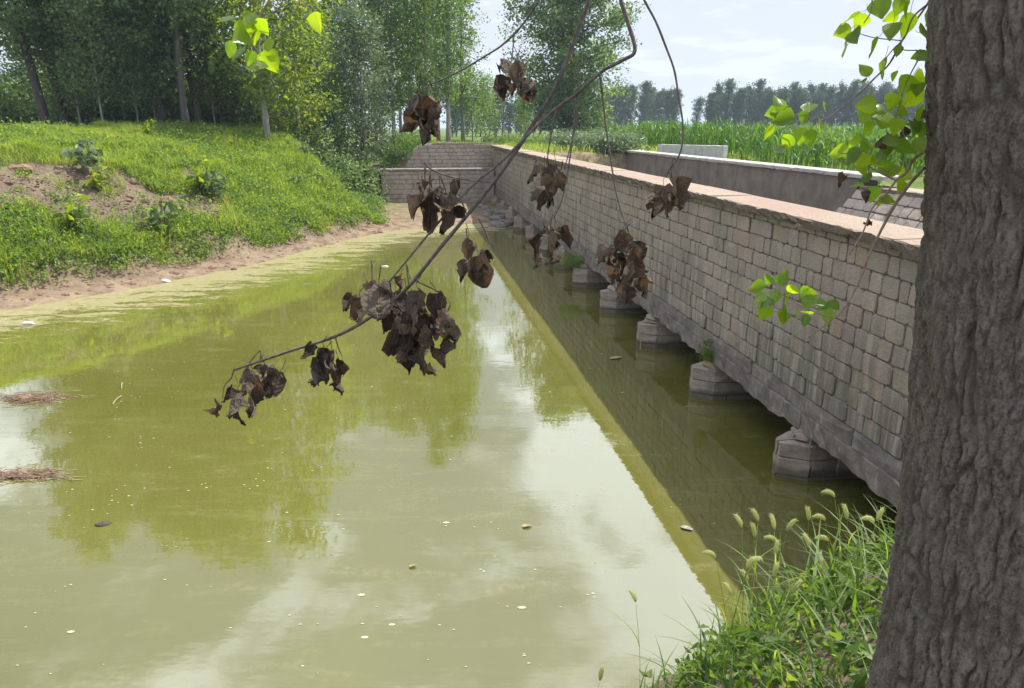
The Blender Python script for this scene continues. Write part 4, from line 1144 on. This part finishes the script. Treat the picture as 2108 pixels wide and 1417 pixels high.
Cc.twig('stem', [(1300, -260), (1170, -80), (1110, 0), (1075, 52), (1035, 92), (1000, 115), (955, 142), (915, 162), (877, 177)], 6.5, 2.4, TWIG, 6, extra=[np.array([1.32, 1.75, 7.4]), np.array([.9, 1.9, 7.1]), np.array([.5, 2.0, 6.2])])
for pts in ([(1058, 70), (1056, 100), (1052, 130)], [(895, 172), (902, 192), (908, 208)], [(880, 177), (860, 195)]):
    Cc.twig('twig', pts, 3.0, 2.0, TWIG, 4)
Cc.leaves('dead_leaf', [(846, 215, 50, 25), (868, 224, 66, 0), (890, 214, 50, -10), (895, 241, 66, -5), (851, 249, 56, 20), (839, 265, 40, 60), (876, 263, 56, 5), (864, 283, 40, 0), (890, 271, 40, -60), (908, 232, 44, -10), (858, 238, 50)], DV, r, .04)
Cc.leaves('dead_leaf', [(1062, 148, 54, 5), (1069, 161, 54, 0), (1037, 185, 50, 15), (1054, 188, 46, 0), (1071, 202, 60, 5), (1088, 185, 44, -35), (1034, 136, 44, 10), (1078, 178, 44)], DV, r, .04)
Dd = Branch('dead_branch', 'slender dark dead twig hanging alone against the sky with one leaf bunch', 'branch', DG, 2.0, np.array([1.32, 1.75, 5.9]))
Dd.twig('stem', [(1210, -260), (1292, -70), (1326, 0), (1350, 45), (1370, 95), (1388, 145), (1397, 200), (1405, 250), (1405, 295), (1394, 328), (1376, 352), (1372, 366)], 6.0, 3.0, TWIG, 6, extra=[np.array([1.32, 1.75, 5.9]), np.array([.9, 1.85, 5.75]), np.array([.55, 1.9, 5.5])])
Dd.twig('twig', [(1376, 352), (1384, 372)], 2.4, 1.8, TWIG, 4)
Dd.leaves('dead_leaf', [(1343, 413, 44, 60), (1352, 430, 50, 30), (1365, 407, 50, 5), (1385, 402, 66, -5), (1370, 433, 40, 0), (1390, 420, 50, -10)], DV, r, .03)

# green twigs
GG = 'leafy green twigs of the near poplar'
def gface(r): return r.normal(0, .6)
r = np.random.default_rng(23)
S1_ = Branch('leafy_twig', 'small lit green leaf spray hanging in front of the stone wall', 'twig', GG, 1.85, np.array([1.06, 1.72, 4.12]))
S1_.twig('stem', [(1903, 345), (1868, 385), (1832, 440), (1792, 520), (1775, 565), (1740, 632), (1700, 668), (1664, 696)], 7, 2.2, TWIG_GREEN, 5)
S1_.twig('twig', [(1715, 655), (1690, 648), (1650, 630), (1600, 600)], 2.6, 1.6, TWIG_GREEN, 4)
S1_.leaves('leaf', [(1557, 593, 36, 75), (1581, 573, 28, 150), (1615, 571, 38, 200), (1573, 643, 42, 30), (1578, 625, 32, 60), (1598, 610, 34, 20), (1620, 645, 36, 0), (1633, 598, 30, -60), (1623, 618, 34, 10), (1667, 605, 40, -80), (1667, 620, 36, -80), (1694, 630, 32, -80), (1662, 640, 28, 90), (1717, 630, 30, -30), (1704, 652, 40, 10), (1657, 662, 28, 20), (1643, 648, 28, 0), (1564, 613, 28, 60), (1610, 655, 32, 10)], GV_, r, .03, .5, gface)
S2_ = Branch('leafy_twig', 'green leaf spray reaching left over the corn field at the height of the distant trees', 'twig', GG, 1.85, np.array([1.12, 1.72, 4.95]))
S2_.twig('stem', [(1925, -20), (1905, 15), (1858, 82), (1832, 130), (1805, 157), (1760, 200), (1720, 232), (1694, 248)], 5, 2.0, TWIG_GREEN, 5)
S2_.twig('twig', [(1694, 248), (1660, 240), (1610, 235)], 2.4, 1.5, TWIG_GREEN, 4)
S2_.twig('twig', [(1856, 84), (1800, 78), (1765, 68)], 2.4, 1.5, TWIG_GREEN, 4)
S2_.leaves('leaf', [(1602, 205, 34, 160), (1603, 219, 30, 30), (1586, 233, 28, 80), (1618, 229, 32, 60), (1611, 247, 48, 85), (1665, 222, 40, 200), (1578, 272, 38, 20), (1655, 243, 30, 0), (1685, 261, 34, 0), (1649, 282, 36, 10), (1671, 286, 36, 0), (1621, 293, 32, 30), (1605, 311, 28, 10), (1695, 219, 24, 180), (1641, 265, 28, 10)], GV_, r, .03, .5, gface)
S3_ = Branch('leafy_twig', 'green poplar twig with large leaves against the sky beside the trunk', 'twig', GG, 1.8, np.array([1.12, 1.7, 5.1]))
S3_.twig('stem', [(1960, -160), (1840, -110), (1800, -30), (1795, 10), (1790, 30), (1778, 48)], 4, 2.0, TWIG_GREEN, 5)
S3_.twig('twig', [(1915, 5), (1880, 35), (1862, 78), (1840, 100), (1820, 125)], 4, 2.0, TWIG_GREEN, 5)
S3_.twig('twig', [(1905, 104), (1880, 104), (1858, 102), (1855, 85)], 2.6, 1.6, TWIG_GREEN, 4)
S3_.leaves('leaf', [(1734, 65, 38, 70), (1752, 39, 40, 60), (1769, 46, 38, 20), (1762, 78, 40, 0), (1739, 106, 42, 30), (1801, 100, 46, 20), (1812, 18, 50, -5), (1833, 37, 32, 70), (1851, 14, 40, 20), (1865, 53, 52, 10), (1836, 67, 44, 15), (1868, 21, 40), (1819, 141, 48, 5), (1778, 146, 34, 150), (1775, 171, 30, 20), (1904, 71, 44, 0), (1909, 32, 44, 0), (1905, 117, 34, -20), (1889, 113, 30, 70), (1843, 158, 24, 0), (1848, 105, 26, 10)], GV_, r, .04, .5, gface)
S4_ = Branch('leafy_twig', 'dense mass of lit and shaded poplar leaves against the left side of the trunk', 'twig', GG, 1.82, np.array([1.08, 1.72, 4.3]))
S4_.twig('stem', [(1905, 310), (1880, 330), (1866, 355), (1845, 372), (1822, 402), (1795, 430), (1778, 475), (1748, 525)], 6, 2.6, TWIG_GREEN, 5)
S4_.twig('twig', [(1892, 120), (1868, 165), (1850, 205), (1815, 240)], 3, 1.6, TWIG_GREEN, 5)
S4_.twig('twig', [(1866, 355), (1860, 320), (1862, 280), (1840, 230)], 3, 1.6, TWIG_GREEN, 5)
S4_.twig('twig', [(1845, 372), (1800, 350), (1760, 320), (1730, 316)], 3, 1.6, TWIG_GREEN, 5)
S4_.leaves('leaf', [(1865, 176, 44, 20), (1886, 162, 38), (1889, 187, 38), (1783, 214, 44, 80), (1805, 222, 44, 60), (1837, 212, 40), (1851, 229, 40), (1780, 236, 40, 20), (1819, 247, 56, 20), (1882, 201, 56, 50), (1791, 268, 40, 20), (1865, 251, 32), (1882, 265, 40, 20), (1900, 268, 42, 0), (1762, 293, 46, 80), (1727, 316, 42, 90), (1787, 296, 42), (1759, 325, 42, 30), (1815, 318, 46), (1861, 307, 46), (1798, 339, 42), (1833, 353, 46, 20), (1776, 335, 40), (1822, 342, 36), (1762, 385, 32, 80), (1799, 402, 38, 10), (1854, 385, 34), (1829, 413, 32, -60), (1861, 363, 32), (1784, 367, 34), (1741, 332, 30), (1879, 282, 32), (1808, 416, 24), (1845, 262, 36), (1800, 312, 40), (1838, 290, 40), (1775, 350, 34), (1815, 375, 34), (1895, 235, 40), (1893, 300, 34)], GV_, r, .06, .55, gface)
S4_.leaves('dead_leaf', [(1829, 300, 54, 15), (1854, 275, 32), (1897, 243, 34, 60), (1734, 374, 28, 30), (1784, 406, 28, 0), (1789, 466, 22, -20)], DV, r, .03)
S5_ = Branch('leafy_twig', 'green leaf spray hanging at the top left in front of the grove', 'twig', GG, 2.3, np.array([-.9, 2.3, 5.6]))
S5_.twig('stem', [(600, -140), (585, -60), (560, -10), (532, 40), (520, 75), (505, 100)], 7, 2.4, TWIG_GREEN, 5, extra=[np.array([1.32, 1.78, 8.0]), np.array([.6, 2.0, 7.6]), np.array([-.2, 2.2, 6.6])])
S5_.leaves('leaf', [(465, 42, 40, 70), (493, 79, 48, 40), (522, 73, 48, 10), (476, 104, 38, 20), (490, 113, 48, 20), (527, 133, 50, -5), (513, 124, 40, 10), (541, 56, 38, -30), (558, 130, 54, -35), (550, 93, 38, -20), (513, 42, 40, 20), (500, 60, 40)], GV_, r, .04, .5, gface)
S6_ = Branch('leafy_twig', 'single pale leaf on a thin twig at the top left', 'twig', GG, 2.3, np.array([-.55, 2.3, 5.6]))
S6_.twig('stem', [(590, -200), (596, -100), (610, -20), (622, 8), (640, 14), (652, 25)], 3, 1.6, TWIG_GREEN, 5, extra=[np.array([1.32, 1.78, 8.3]), np.array([.6, 2.0, 7.9]), np.array([-.1, 2.2, 6.8])])
S6_.leaves('leaf', [(655, 48, 44, -15), (652, 2, 24, 10)], GV_, r, .02, .4, gface)

# ------------------------------------------------------------------ near bank plants
def near_z(x, y): return float(terrain(np.array([x]), np.array([y]))[0])
r = np.random.default_rng(33)
x = r.uniform(-.2, 3.4, 9000); y = r.uniform(1.6, 5.4, 9000); e = -sdist(x, y, NEAR)
P = np.c_[x, y, tz(x, y)]
keep = (e > -.55) & (e < 1.7); P, e = P[keep], e[keep]
k = r.random(len(P)) < .55 ; Pb = P[k][:1250]
V, F = blades(Pb, r.uniform(.14, .42, len(Pb)) * np.where(Pb[:, 0] > 1.55, 1.2, 1), r.uniform(.008, .024, len(Pb)), r, 1.4, 5)
tag(part('bank_grass', mesh_np('bank_grass', V, F, BANK_WEED), kind='stuff'), 'arching green grass blades on the near bank beside the trunk', 'grass')
mb = MB()
C = P[::3][:640]
for c in C:
    n = int(r.integers(5, 12)); h = r.uniform(.05, .24)
    Q = c + np.c_[r.normal(0, .05, n), r.normal(0, .05, n), r.uniform(.3, 1, n) * h]
    V, F = leaf_quads(Q, r.uniform(.04, .115), r, .55, .42); mb.add(V, F)
tag(part('bank_weeds', mb.mesh('bank_weeds', BANK_WEED), kind='stuff'), 'low leafy weeds covering the near bank', 'weeds')
# foxtail grasses
def seed_mesh(seed, bend):
    r = np.random.default_rng(seed); mb = MB(); n = 7; L_ = 1.0
    a = np.linspace(0, bend, n); pts = np.cumsum(np.c_[np.sin(a), np.zeros(n), np.cos(a)] * L_ / n, 0)
    rad = np.array([.045, .10, .125, .125, .115, .09, .03]); mb.add(*tube(pts, rad, 6))
    for i in range(90):
        t = r.uniform(0, n - 1.01); k = int(t); c = pts[k] + (pts[k + 1] - pts[k]) * (t - k); T = pts[k + 1] - pts[k]; T = T / np.linalg.norm(T)
        dv = rand_dirs(r, 1)[0]; dv -= T * (dv @ T); dv /= np.linalg.norm(dv); s_ = np.cross(dv, T) * .012
        b0 = c + dv * rad[k] * .9; tip = b0 + dv * .09 + T * .10
        mb.add(np.array([b0 - s_, b0 + s_, tip]), np.array([[0, 1, 2]]))
    return mb.mesh('seed_head', SEED, False)
SH = {b_: seed_mesh(int(b_ * 100) + 400, b_) for b_ in (.15, .7, 1.7)}
heads = [(1711, 1013, 1.7, -1), (1665, 1060, .15, -1), (1691, 1061, 1.7, -1), (1745, 1058, .15, -1), (1793, 1065, 1.7, -1), (1808, 1061, .15, 1), (1522, 1076, .7, -1), (1555, 1063, .7, -1), (1554, 1096, .15, -1), (1595, 1080, .15, -1), (1627, 1083, .7, 1), (1593, 1109, 1.7, -1), (1598, 1134, .15, 1), (1466, 1139, 1.7, -1), (1539, 1159, .15, 1), (1535, 1186, .7, -1), (1595, 1176, .15, 1), (1552, 1151, 1.7, 1), (1698, 1103, 1.7, -1), (1303, 1229, .7, -1), (1662, 1114, .7, -1), (1236, 1392, .15, 1), (1640, 1210, .7, 1), (1500, 1215, .7, -1)]
LB = {.15: 'foxtail grass with an upright bristly seed head on the near bank', .7: 'foxtail grass with a leaning seed head on the near bank', 1.7: 'foxtail grass with a nodding curved seed head on the near bank'}
for k, (px, py, bd, sg) in enumerate(heads):
    # root on the bank below the head
    best = None
    for dep in np.linspace(2.4, 5.4, 40):
        p = at_depth(px, py, dep)
        g = near_z(p[0], p[1])
        hgt = p[2] - g
        if best is None or abs(hgt - (.45 + .12 * (k % 3))) < best[0]: best = (abs(hgt - (.45 + .12 * (k % 3))), dep, g)
    dep = best[1]; p = at_depth(px, py, dep); g = best[2]
    root = np.array([p[0] + .10 * (-sg) * (.4 + bd * .4), p[1] + r.normal(0, .06), 0]); root[2] = near_z(root[0], root[1]) - .02
    hl = 38 * dep / F_PX
    t = thing('foxtail_grass', root, LB[bd], 'grass plant', 'foxtail grasses on the near bank')
    hb = p - root + np.array([-sg * hl * .25 * min(bd, 1), 0, -hl * .45])
    mid = np.array([hb[0] * .25, hb[1] * .4, hb[2] * .55])
    mb = MB(); sp = spline([np.zeros(3), mid, hb], 5); mb.add(*tube(sp, np.linspace(.0016, .0010, len(sp)), 4))
    part('stem', mb.mesh('stem', GRASS, True), t)
    ti = hb - mid; lean_ = math.atan2(ti[0], ti[2])
    o = part('seed_head', SH[bd], t, hb, (0, 0, 0), (hl,) * 3)
    o.rotation_euler = (r.normal(0, .15), lean_ if sg > 0 else -lean_ * 0 + lean_, 0 if sg > 0 else math.pi)
    if sg < 0: o.rotation_euler = (r.normal(0, .15), -lean_, math.pi)
    for q in range(3):
        f = .25 + .22 * q; c = sp[int(f * (len(sp) - 1))]
        V, F = blades(np.zeros((1, 3)), r.uniform(.14, .26), .010, r, 1.3, 5); part('blade', mesh_np('blade', V, F, GRASS, True), t, c)

# broad-leaved plants on the left bank
def broad_plant(seed, mat, n=10, h=.8, ls=.2):
    r = np.random.default_rng(seed); tb = MB(); P = []
    for k in range(n):
        a = r.uniform(0, 6.28); tip = np.array([math.cos(a) * r.uniform(.1, .5) * h, math.sin(a) * r.uniform(.1, .5) * h, h * r.uniform(.5, 1)])
        tb.add(*tube(spline([np.zeros(3), tip * np.array([.35, .35, .6]), tip], 3), np.linspace(.012, .004, 7), 4))
        for q in range(6): P.append(tip * (.45 + .1 * q) + r.normal(0, .09 * h, 3))
    V, F = leaf_quads(np.array(P), ls, r, .5, .9); return tb.mesh('stems', TWIG_GREEN, True), mesh_np('leaves', V, F, mat)
bp = [broad_plant(5, LEAF_BRIGHT), broad_plant(6, LEAF_SILVER), broad_plant(7, LEAF_MID, 14, .8, .16)]
def surf(px, py):
    """first hit of a picture ray with the terrain"""
    rr = ray(px, py)
    for k in np.arange(12, 60, .1):
        p = CO + rr * (k / rr[1])
        if p[2] < terrain(np.array([p[0]]), np.array([p[1]]))[0]: return p
    return CO + rr * 40
for (px, py, v, sc, lab) in [(420, 405, 0, 1.25, 'tall sunlit broad leaved plant in the middle of the left bank slope'), (440, 415, 1, 1.0, 'pale leaved plant beside the tall sunlit plant on the slope'), (178, 365, 1, 1.1, 'pale leaved plant at the top edge of the bare soil'), (205, 395, 0, .8, 'yellow green plant hanging over the bare soil'), (160, 485, 0, 1.15, 'sunlit broad leaved plant in the lower left bank weeds'), (340, 490, 2, 1.3, 'dark green leafy plant below the bare soil patch'), (608, 395, 2, .8, 'dark leafy plant on the right part of the mound'), (628, 325, 1, .6, 'small pale plant on the crest of the mound'), (310, 285, 0, .7, 'small pale plant on the top of the mound')]:
    p = surf(px, py); t = thing('leafy_plant', p, lab, 'plant', 'broad leaved plants on the left bank'); t.scale = (sc * 1.35,) * 3
    part('stems', bp[v][0], t); part('leaves', bp[v][1], t)
# earth lumps on the slope
EARTH = simple('earth_lump', (.27, .17, .125), .95, .1, 6)
def lump(seed, n=10):
    r = np.random.default_rng(seed); V = []; m = 7
    for i in range(m):
        ph = math.pi * i / (m - 1)
        for j in range(n):
            a = 2 * math.pi * j / n; k = 1 + .35 * (vnoise(np.array([math.cos(a) * 1.6 + 5]), np.array([ph * 1.5 + math.sin(a) * 1.6]), seed)[0] - .5) + r.normal(0, .05)
            V.append([math.sin(ph) * math.cos(a) * k, math.sin(ph) * math.sin(a) * k, math.cos(ph) * k])
    F = [[i * n + j, (i + 1) * n + j, (i + 1) * n + (j + 1) % n, i * n + (j + 1) % n] for i in range(m - 1) for j in range(n)]
    return np.array(V), np.array(F)
for k, (px, py, sx, sy, sz, lab) in enumerate([(350, 425, .38, .3, .36, 'reddish earth lump in the middle of the left bank'), (458, 415, .28, .24, .25, 'brown earth lump beside the tall sunlit plant'), (200, 372, .4, .25, .2, 'dark earth clod on the upper edge of the bare soil'), (40, 350, .4, .3, .18, 'earth clod at the far left of the bare soil')]):
    V, F = lump(60 + k); o = part('earth_clod', mesh_np('earth_clod', V * np.array([sx, sy, sz]), F, EARTH), None, surf(px, py)); tag(o, lab, 'clod')
mb = MB(); r = np.random.default_rng(44); lv = [lump(160 + k, 6) for k in range(4)]
xx, yy_ = r.uniform(-24, -5, 6000), r.uniform(14, 36, 6000); dd = sdist(xx, yy_, SHORE); Pc = np.c_[xx, yy_, tz(xx, yy_)]; bb = bare_mask(Pc)
Pc = np.concatenate([Pc[bb][:900], Pc[(dd > .05) & (dd < 1.7)][:500]])
for c in Pc:
    V, F = lv[int(r.integers(4))]; q = r.uniform(.018, .055) * (1 + 2.2 * r.random() ** 8); mb.add(V * np.array([q * r.uniform(.8, 1.6), q, q * .65]) + c, F)
tag(part('soil_clods', mb.mesh('soil_clods', EARTH), kind='stuff'), 'small clods scattered over the bare soil and mud strip', 'clods')
# small stones and litter on the mud
PALE = simple('pale_litter', (.62, .60, .58), .6, .3, 10, .2); DARKST = simple('dark_stone', (.10, .08, .065), .9, .2, 9)
r = np.random.default_rng(51)
for k, (px, py, sz, pale, lab) in enumerate([(340, 573, .11, 1, 'white scrap lying on the mud strip'), (255, 568, .10, 1, 'small pale stone on the mud below the weeds'), (480, 548, .10, 0, 'dark stone at the upper edge of the mud strip'), (632, 527, .10, 0, 'dark lump on the mud at the waterline'), (700, 498, .09, 0, 'dark clod near the tip of the mud strip'), (285, 600, .08, 0, 'small dark stone on the mud strip')]):
    p = at_z(px, py, .12); p[2] = terrain(np.array([p[0]]), np.array([p[1]]))[0]
    V, F = lump(80 + k, 8); tag(part('stone', mesh_np('stone', V * np.array([sz * 1.3, sz, sz * .7]), F, PALE if pale else DARKST), None, p), lab, 'stone')

# ------------------------------------------------------------------ things on the water
def floater(px, py, sx, sy, sz, mat, name, lab, cat, seed, rz=0):
    p = at_z(px, py, 0.0); V, F = lump(seed, 10)
    o = part(name, mesh_np(name, V * np.array([sx, sy, sz]), F, mat), None, (p[0], p[1], sz * .2), (0, 0, rz)); return tag(o, lab, cat)
floater(212, 1080, .085, .05, .03, DARKST, 'floating_clod', 'dark lump floating alone in the lower left water', 'clod', 91, .3)
floater(58, 668, .16, .08, .06, PALE, 'floating_scrap', 'pale scrap floating near the left edge below the mud', 'litter', 92)
floater(792, 549, .12, .06, .03, PALE, 'floating_scrap', 'pale scrap floating left of the hanging dead leaves', 'litter', 93)
STRAW = simple('straw', (.40, .33, .17), .8, .2, 14); REED = simple('rotten_reed', (.25, .17, .12), .9, .15, 9)
for k, (px, py, n, rad, lab) in enumerate([(72, 822, 130, .52, 'raft of dead reeds and mud, upper one at the left edge of the water'), (55, 980, 110, .36, 'raft of dead reeds and mud, lower one at the left edge of the water')]):
    r = np.random.default_rng(95 + k); p = at_z(px, py, 0); t = thing('debris_raft', p, lab, 'debris')
    V, F = lump(97 + k, 14); part('mud_hump', mesh_np('mud_hump', V * np.array([rad * .36, rad * .22, .075]) + np.array([-rad * .35, .02, .0]), F, REED), t)
    mb = MB()
    for i in range(n):
        c = np.array([r.normal(0, rad * .55), r.normal(0, rad * .22), .012 + .02 * r.random()]); a = r.uniform(-.6, .6) + (math.pi / 2 if r.random() < .25 else 0); l = r.uniform(.05, .22)
        dv = np.array([math.cos(a), math.sin(a), r.normal(0, .12)]) * l; mb.add(*tube(spline([c - dv, c + [0, 0, .015], c + dv], 2), .005, 4))
    part('reeds', mb.mesh('reeds', REED), t, kind='stuff')
    mb = MB()
    for i in range(60):
        c = np.array([r.normal(.25, rad * .6), r.normal(0, rad * .3), .008]); a = r.uniform(-.5, .5); l = r.uniform(.03, .10)
        dv = np.array([math.cos(a), math.sin(a), 0]) * l; mb.add(*tube(np.array([c - dv, c + dv]), .0045, 4))
    part('straw', mb.mesh('straw', STRAW), t, kind='stuff')
def float_leaf(px, py, sz, rz, mat, lab):
    p = at_z(px, py, 0); n = 10; a = np.arange(n) * 2 * math.pi / n
    V = np.vstack([[[0, 0, .008]], np.c_[np.cos(a) * sz, np.sin(a) * sz * .5 * (1 - .3 * np.cos(a)), .012 + .012 * np.abs(np.sin(a))]])
    V2 = np.vstack([V, V - [0, 0, .004]]); F = [[0, 1 + i, 1 + (i + 1) % n] for i in range(n)] + [[n + 1, n + 2 + (i + 1) % n, n + 2 + i] for i in range(n)]
    return tag(part('floating_leaf', mesh_np('floating_leaf', V2, np.array(F), mat), None, (p[0], p[1], .002), (0, 0, rz)), lab, 'leaf')
float_leaf(1414, 1090, .075, -.6, simple('grey_leaf', (.40, .38, .37), .6, .3, 30, .5), 'pale grey leaf floating on the shadow edge near the bank')
float_leaf(1268, 738, .14, .4, STRAW, 'curled straw coloured leaf floating in the shade of the bridge')
float_leaf(1085, 1085, .06, .2, STRAW, 'small straw coloured leaf floating on the reflected clouds')
float_leaf(850, 1168, .04, .2, STRAW, 'tiny leaf floating in the lower middle of the pond')
# floating specks
r = np.random.default_rng(55); mb = MB()
px = np.concatenate([r.uniform(0, 1250, 300), r.uniform(0, 700, 260), r.uniform(1050, 1500, 60)]); py = np.concatenate([r.uniform(620, 1390, 300), r.uniform(640, 1150, 260), r.uniform(640, 1100, 60)])
for a_, b_ in zip(px, py):
    if fbm(np.array([a_ / 90.]), np.array([b_ / 40.]), 3, 6)[0] < .55 and r.random() < .88: continue
    p = at_z(a_, b_, .004); s_, t_ = ST(p[0], p[1])
    if sdist(p[0], p[1], SHORE) > -.3 or t_ > 4.6 or -sdist(p[0], p[1], NEAR) > -1.4: continue
    n = 6; an = np.arange(n) * 2 * math.pi / n + r.random(); q = r.uniform(.006, .02) * (1 + (r.random() < .06) * 1.2)
    mb.add(np.vstack([np.c_[np.cos(an) * q, np.sin(an) * q * .5, np.zeros(n)] + p, [p + [0, 0, .004]]]), np.array([[n, i, (i + 1) % n] for i in range(n)]))
tag(part('floating_specks', mb.mesh('floating_specks', simple('speck', (.55, .52, .34), .7, .2, 3)), kind='stuff'), 'pale specks of chaff drifting on the pond', 'specks')
for k, (p0, p1, lab) in enumerate([((232, 832), (250, 815), 'short straw floating right of the upper reed raft'), ((250, 800), (252, 788), 'tiny straw standing out of the water above the other straw'), ((1310, 716), (1400, 690), 'pale stick leaning on the foot of the third pier')]):
    a, b_ = at_z(*p0, .01), at_z(*p1, .03)
    if k == 2: a = at_z(1318, 720, .01); b_ = B(15.3, 5.0, .38)
    mb = MB(); mb.add(*tube(spline([a - a, (b_ - a) / 2 + [0, 0, .02], b_ - a], 3), .009, 5)); tag(part('straw' if k < 2 else 'stick', mb.mesh('straw', STRAW), None, a), lab, 'stick')
# weeds growing on piers and wall foot
def tuft(loc, h, rad, n, lab, seed, mat=WEED):
    r = np.random.default_rng(seed); t = thing('weed_tuft', loc, lab, 'plant', 'weeds growing on the piers')
    Q = np.c_[r.normal(0, rad * .5, n), r.normal(0, rad * .5, n), np.zeros(n)]; V, F = blades(Q, r.uniform(.4, 1, n) * h, .012, r, 1.1, 3); part('blades', mesh_np('blades', V, F, mat), t)
    Q = np.c_[r.normal(0, rad * .55, n), r.normal(0, rad * .55, n), r.uniform(.1, .9, n) * h]; V, F = leaf_quads(Q, .05, r); part('leaves', mesh_np('leaves', V, F, mat), t)
tuft(B(PIERS[5] + .05, 4.75, .6), .5, .42, 260, 'large green weed tuft on the fifth pier', 1)
tuft(B(PIERS[2] - .1, 5.03, .66), .42, .16, 110, 'dark weed tuft on top of the second pier at the wall foot', 2)
# rubble at the shaded far foot of the bridge
r = np.random.default_rng(88)
for k in range(16):
    V, F = lump(140 + k, 8); s_ = r.uniform(.18, .42)
    p = B(r.uniform(34.5, 42), r.uniform(3.9, 5.0), 0); p[2] = max(.02, terrain(np.array([p[0]]), np.array([p[1]]))[0])
    tag(part('rubble_stone', mesh_np('rubble_stone', V * np.array([s_ * 1.2, s_, s_ * .7]), F, SLAB), None, p, (0, 0, r.uniform(0, 6))), 'dark rubble stone in the shade at the far foot of the bridge', 'stone', 'rubble stones under the bridge end')

# ------------------------------------------------------------------ air
hm = bpy.data.materials.new('haze_air'); hm.use_nodes = True; hm.node_tree.nodes.clear()
ho = hm.node_tree.nodes.new('ShaderNodeOutputMaterial'); hv = hm.node_tree.nodes.new('ShaderNodeVolumePrincipled')
hv.inputs['Color'].default_value = (.72, .86, 1.0, 1); hv.inputs['Density'].default_value = .00048; hv.inputs['Anisotropy'].default_value = .25
hm.node_tree.links.new(hv.outputs[0], ho.inputs['Volume'])
mb = MB(); mb.add(box_v(-920, 920, -75, 1520, -3.5, 26), BOXF)
part('haze', mb.mesh('haze', hm), kind='stuff')
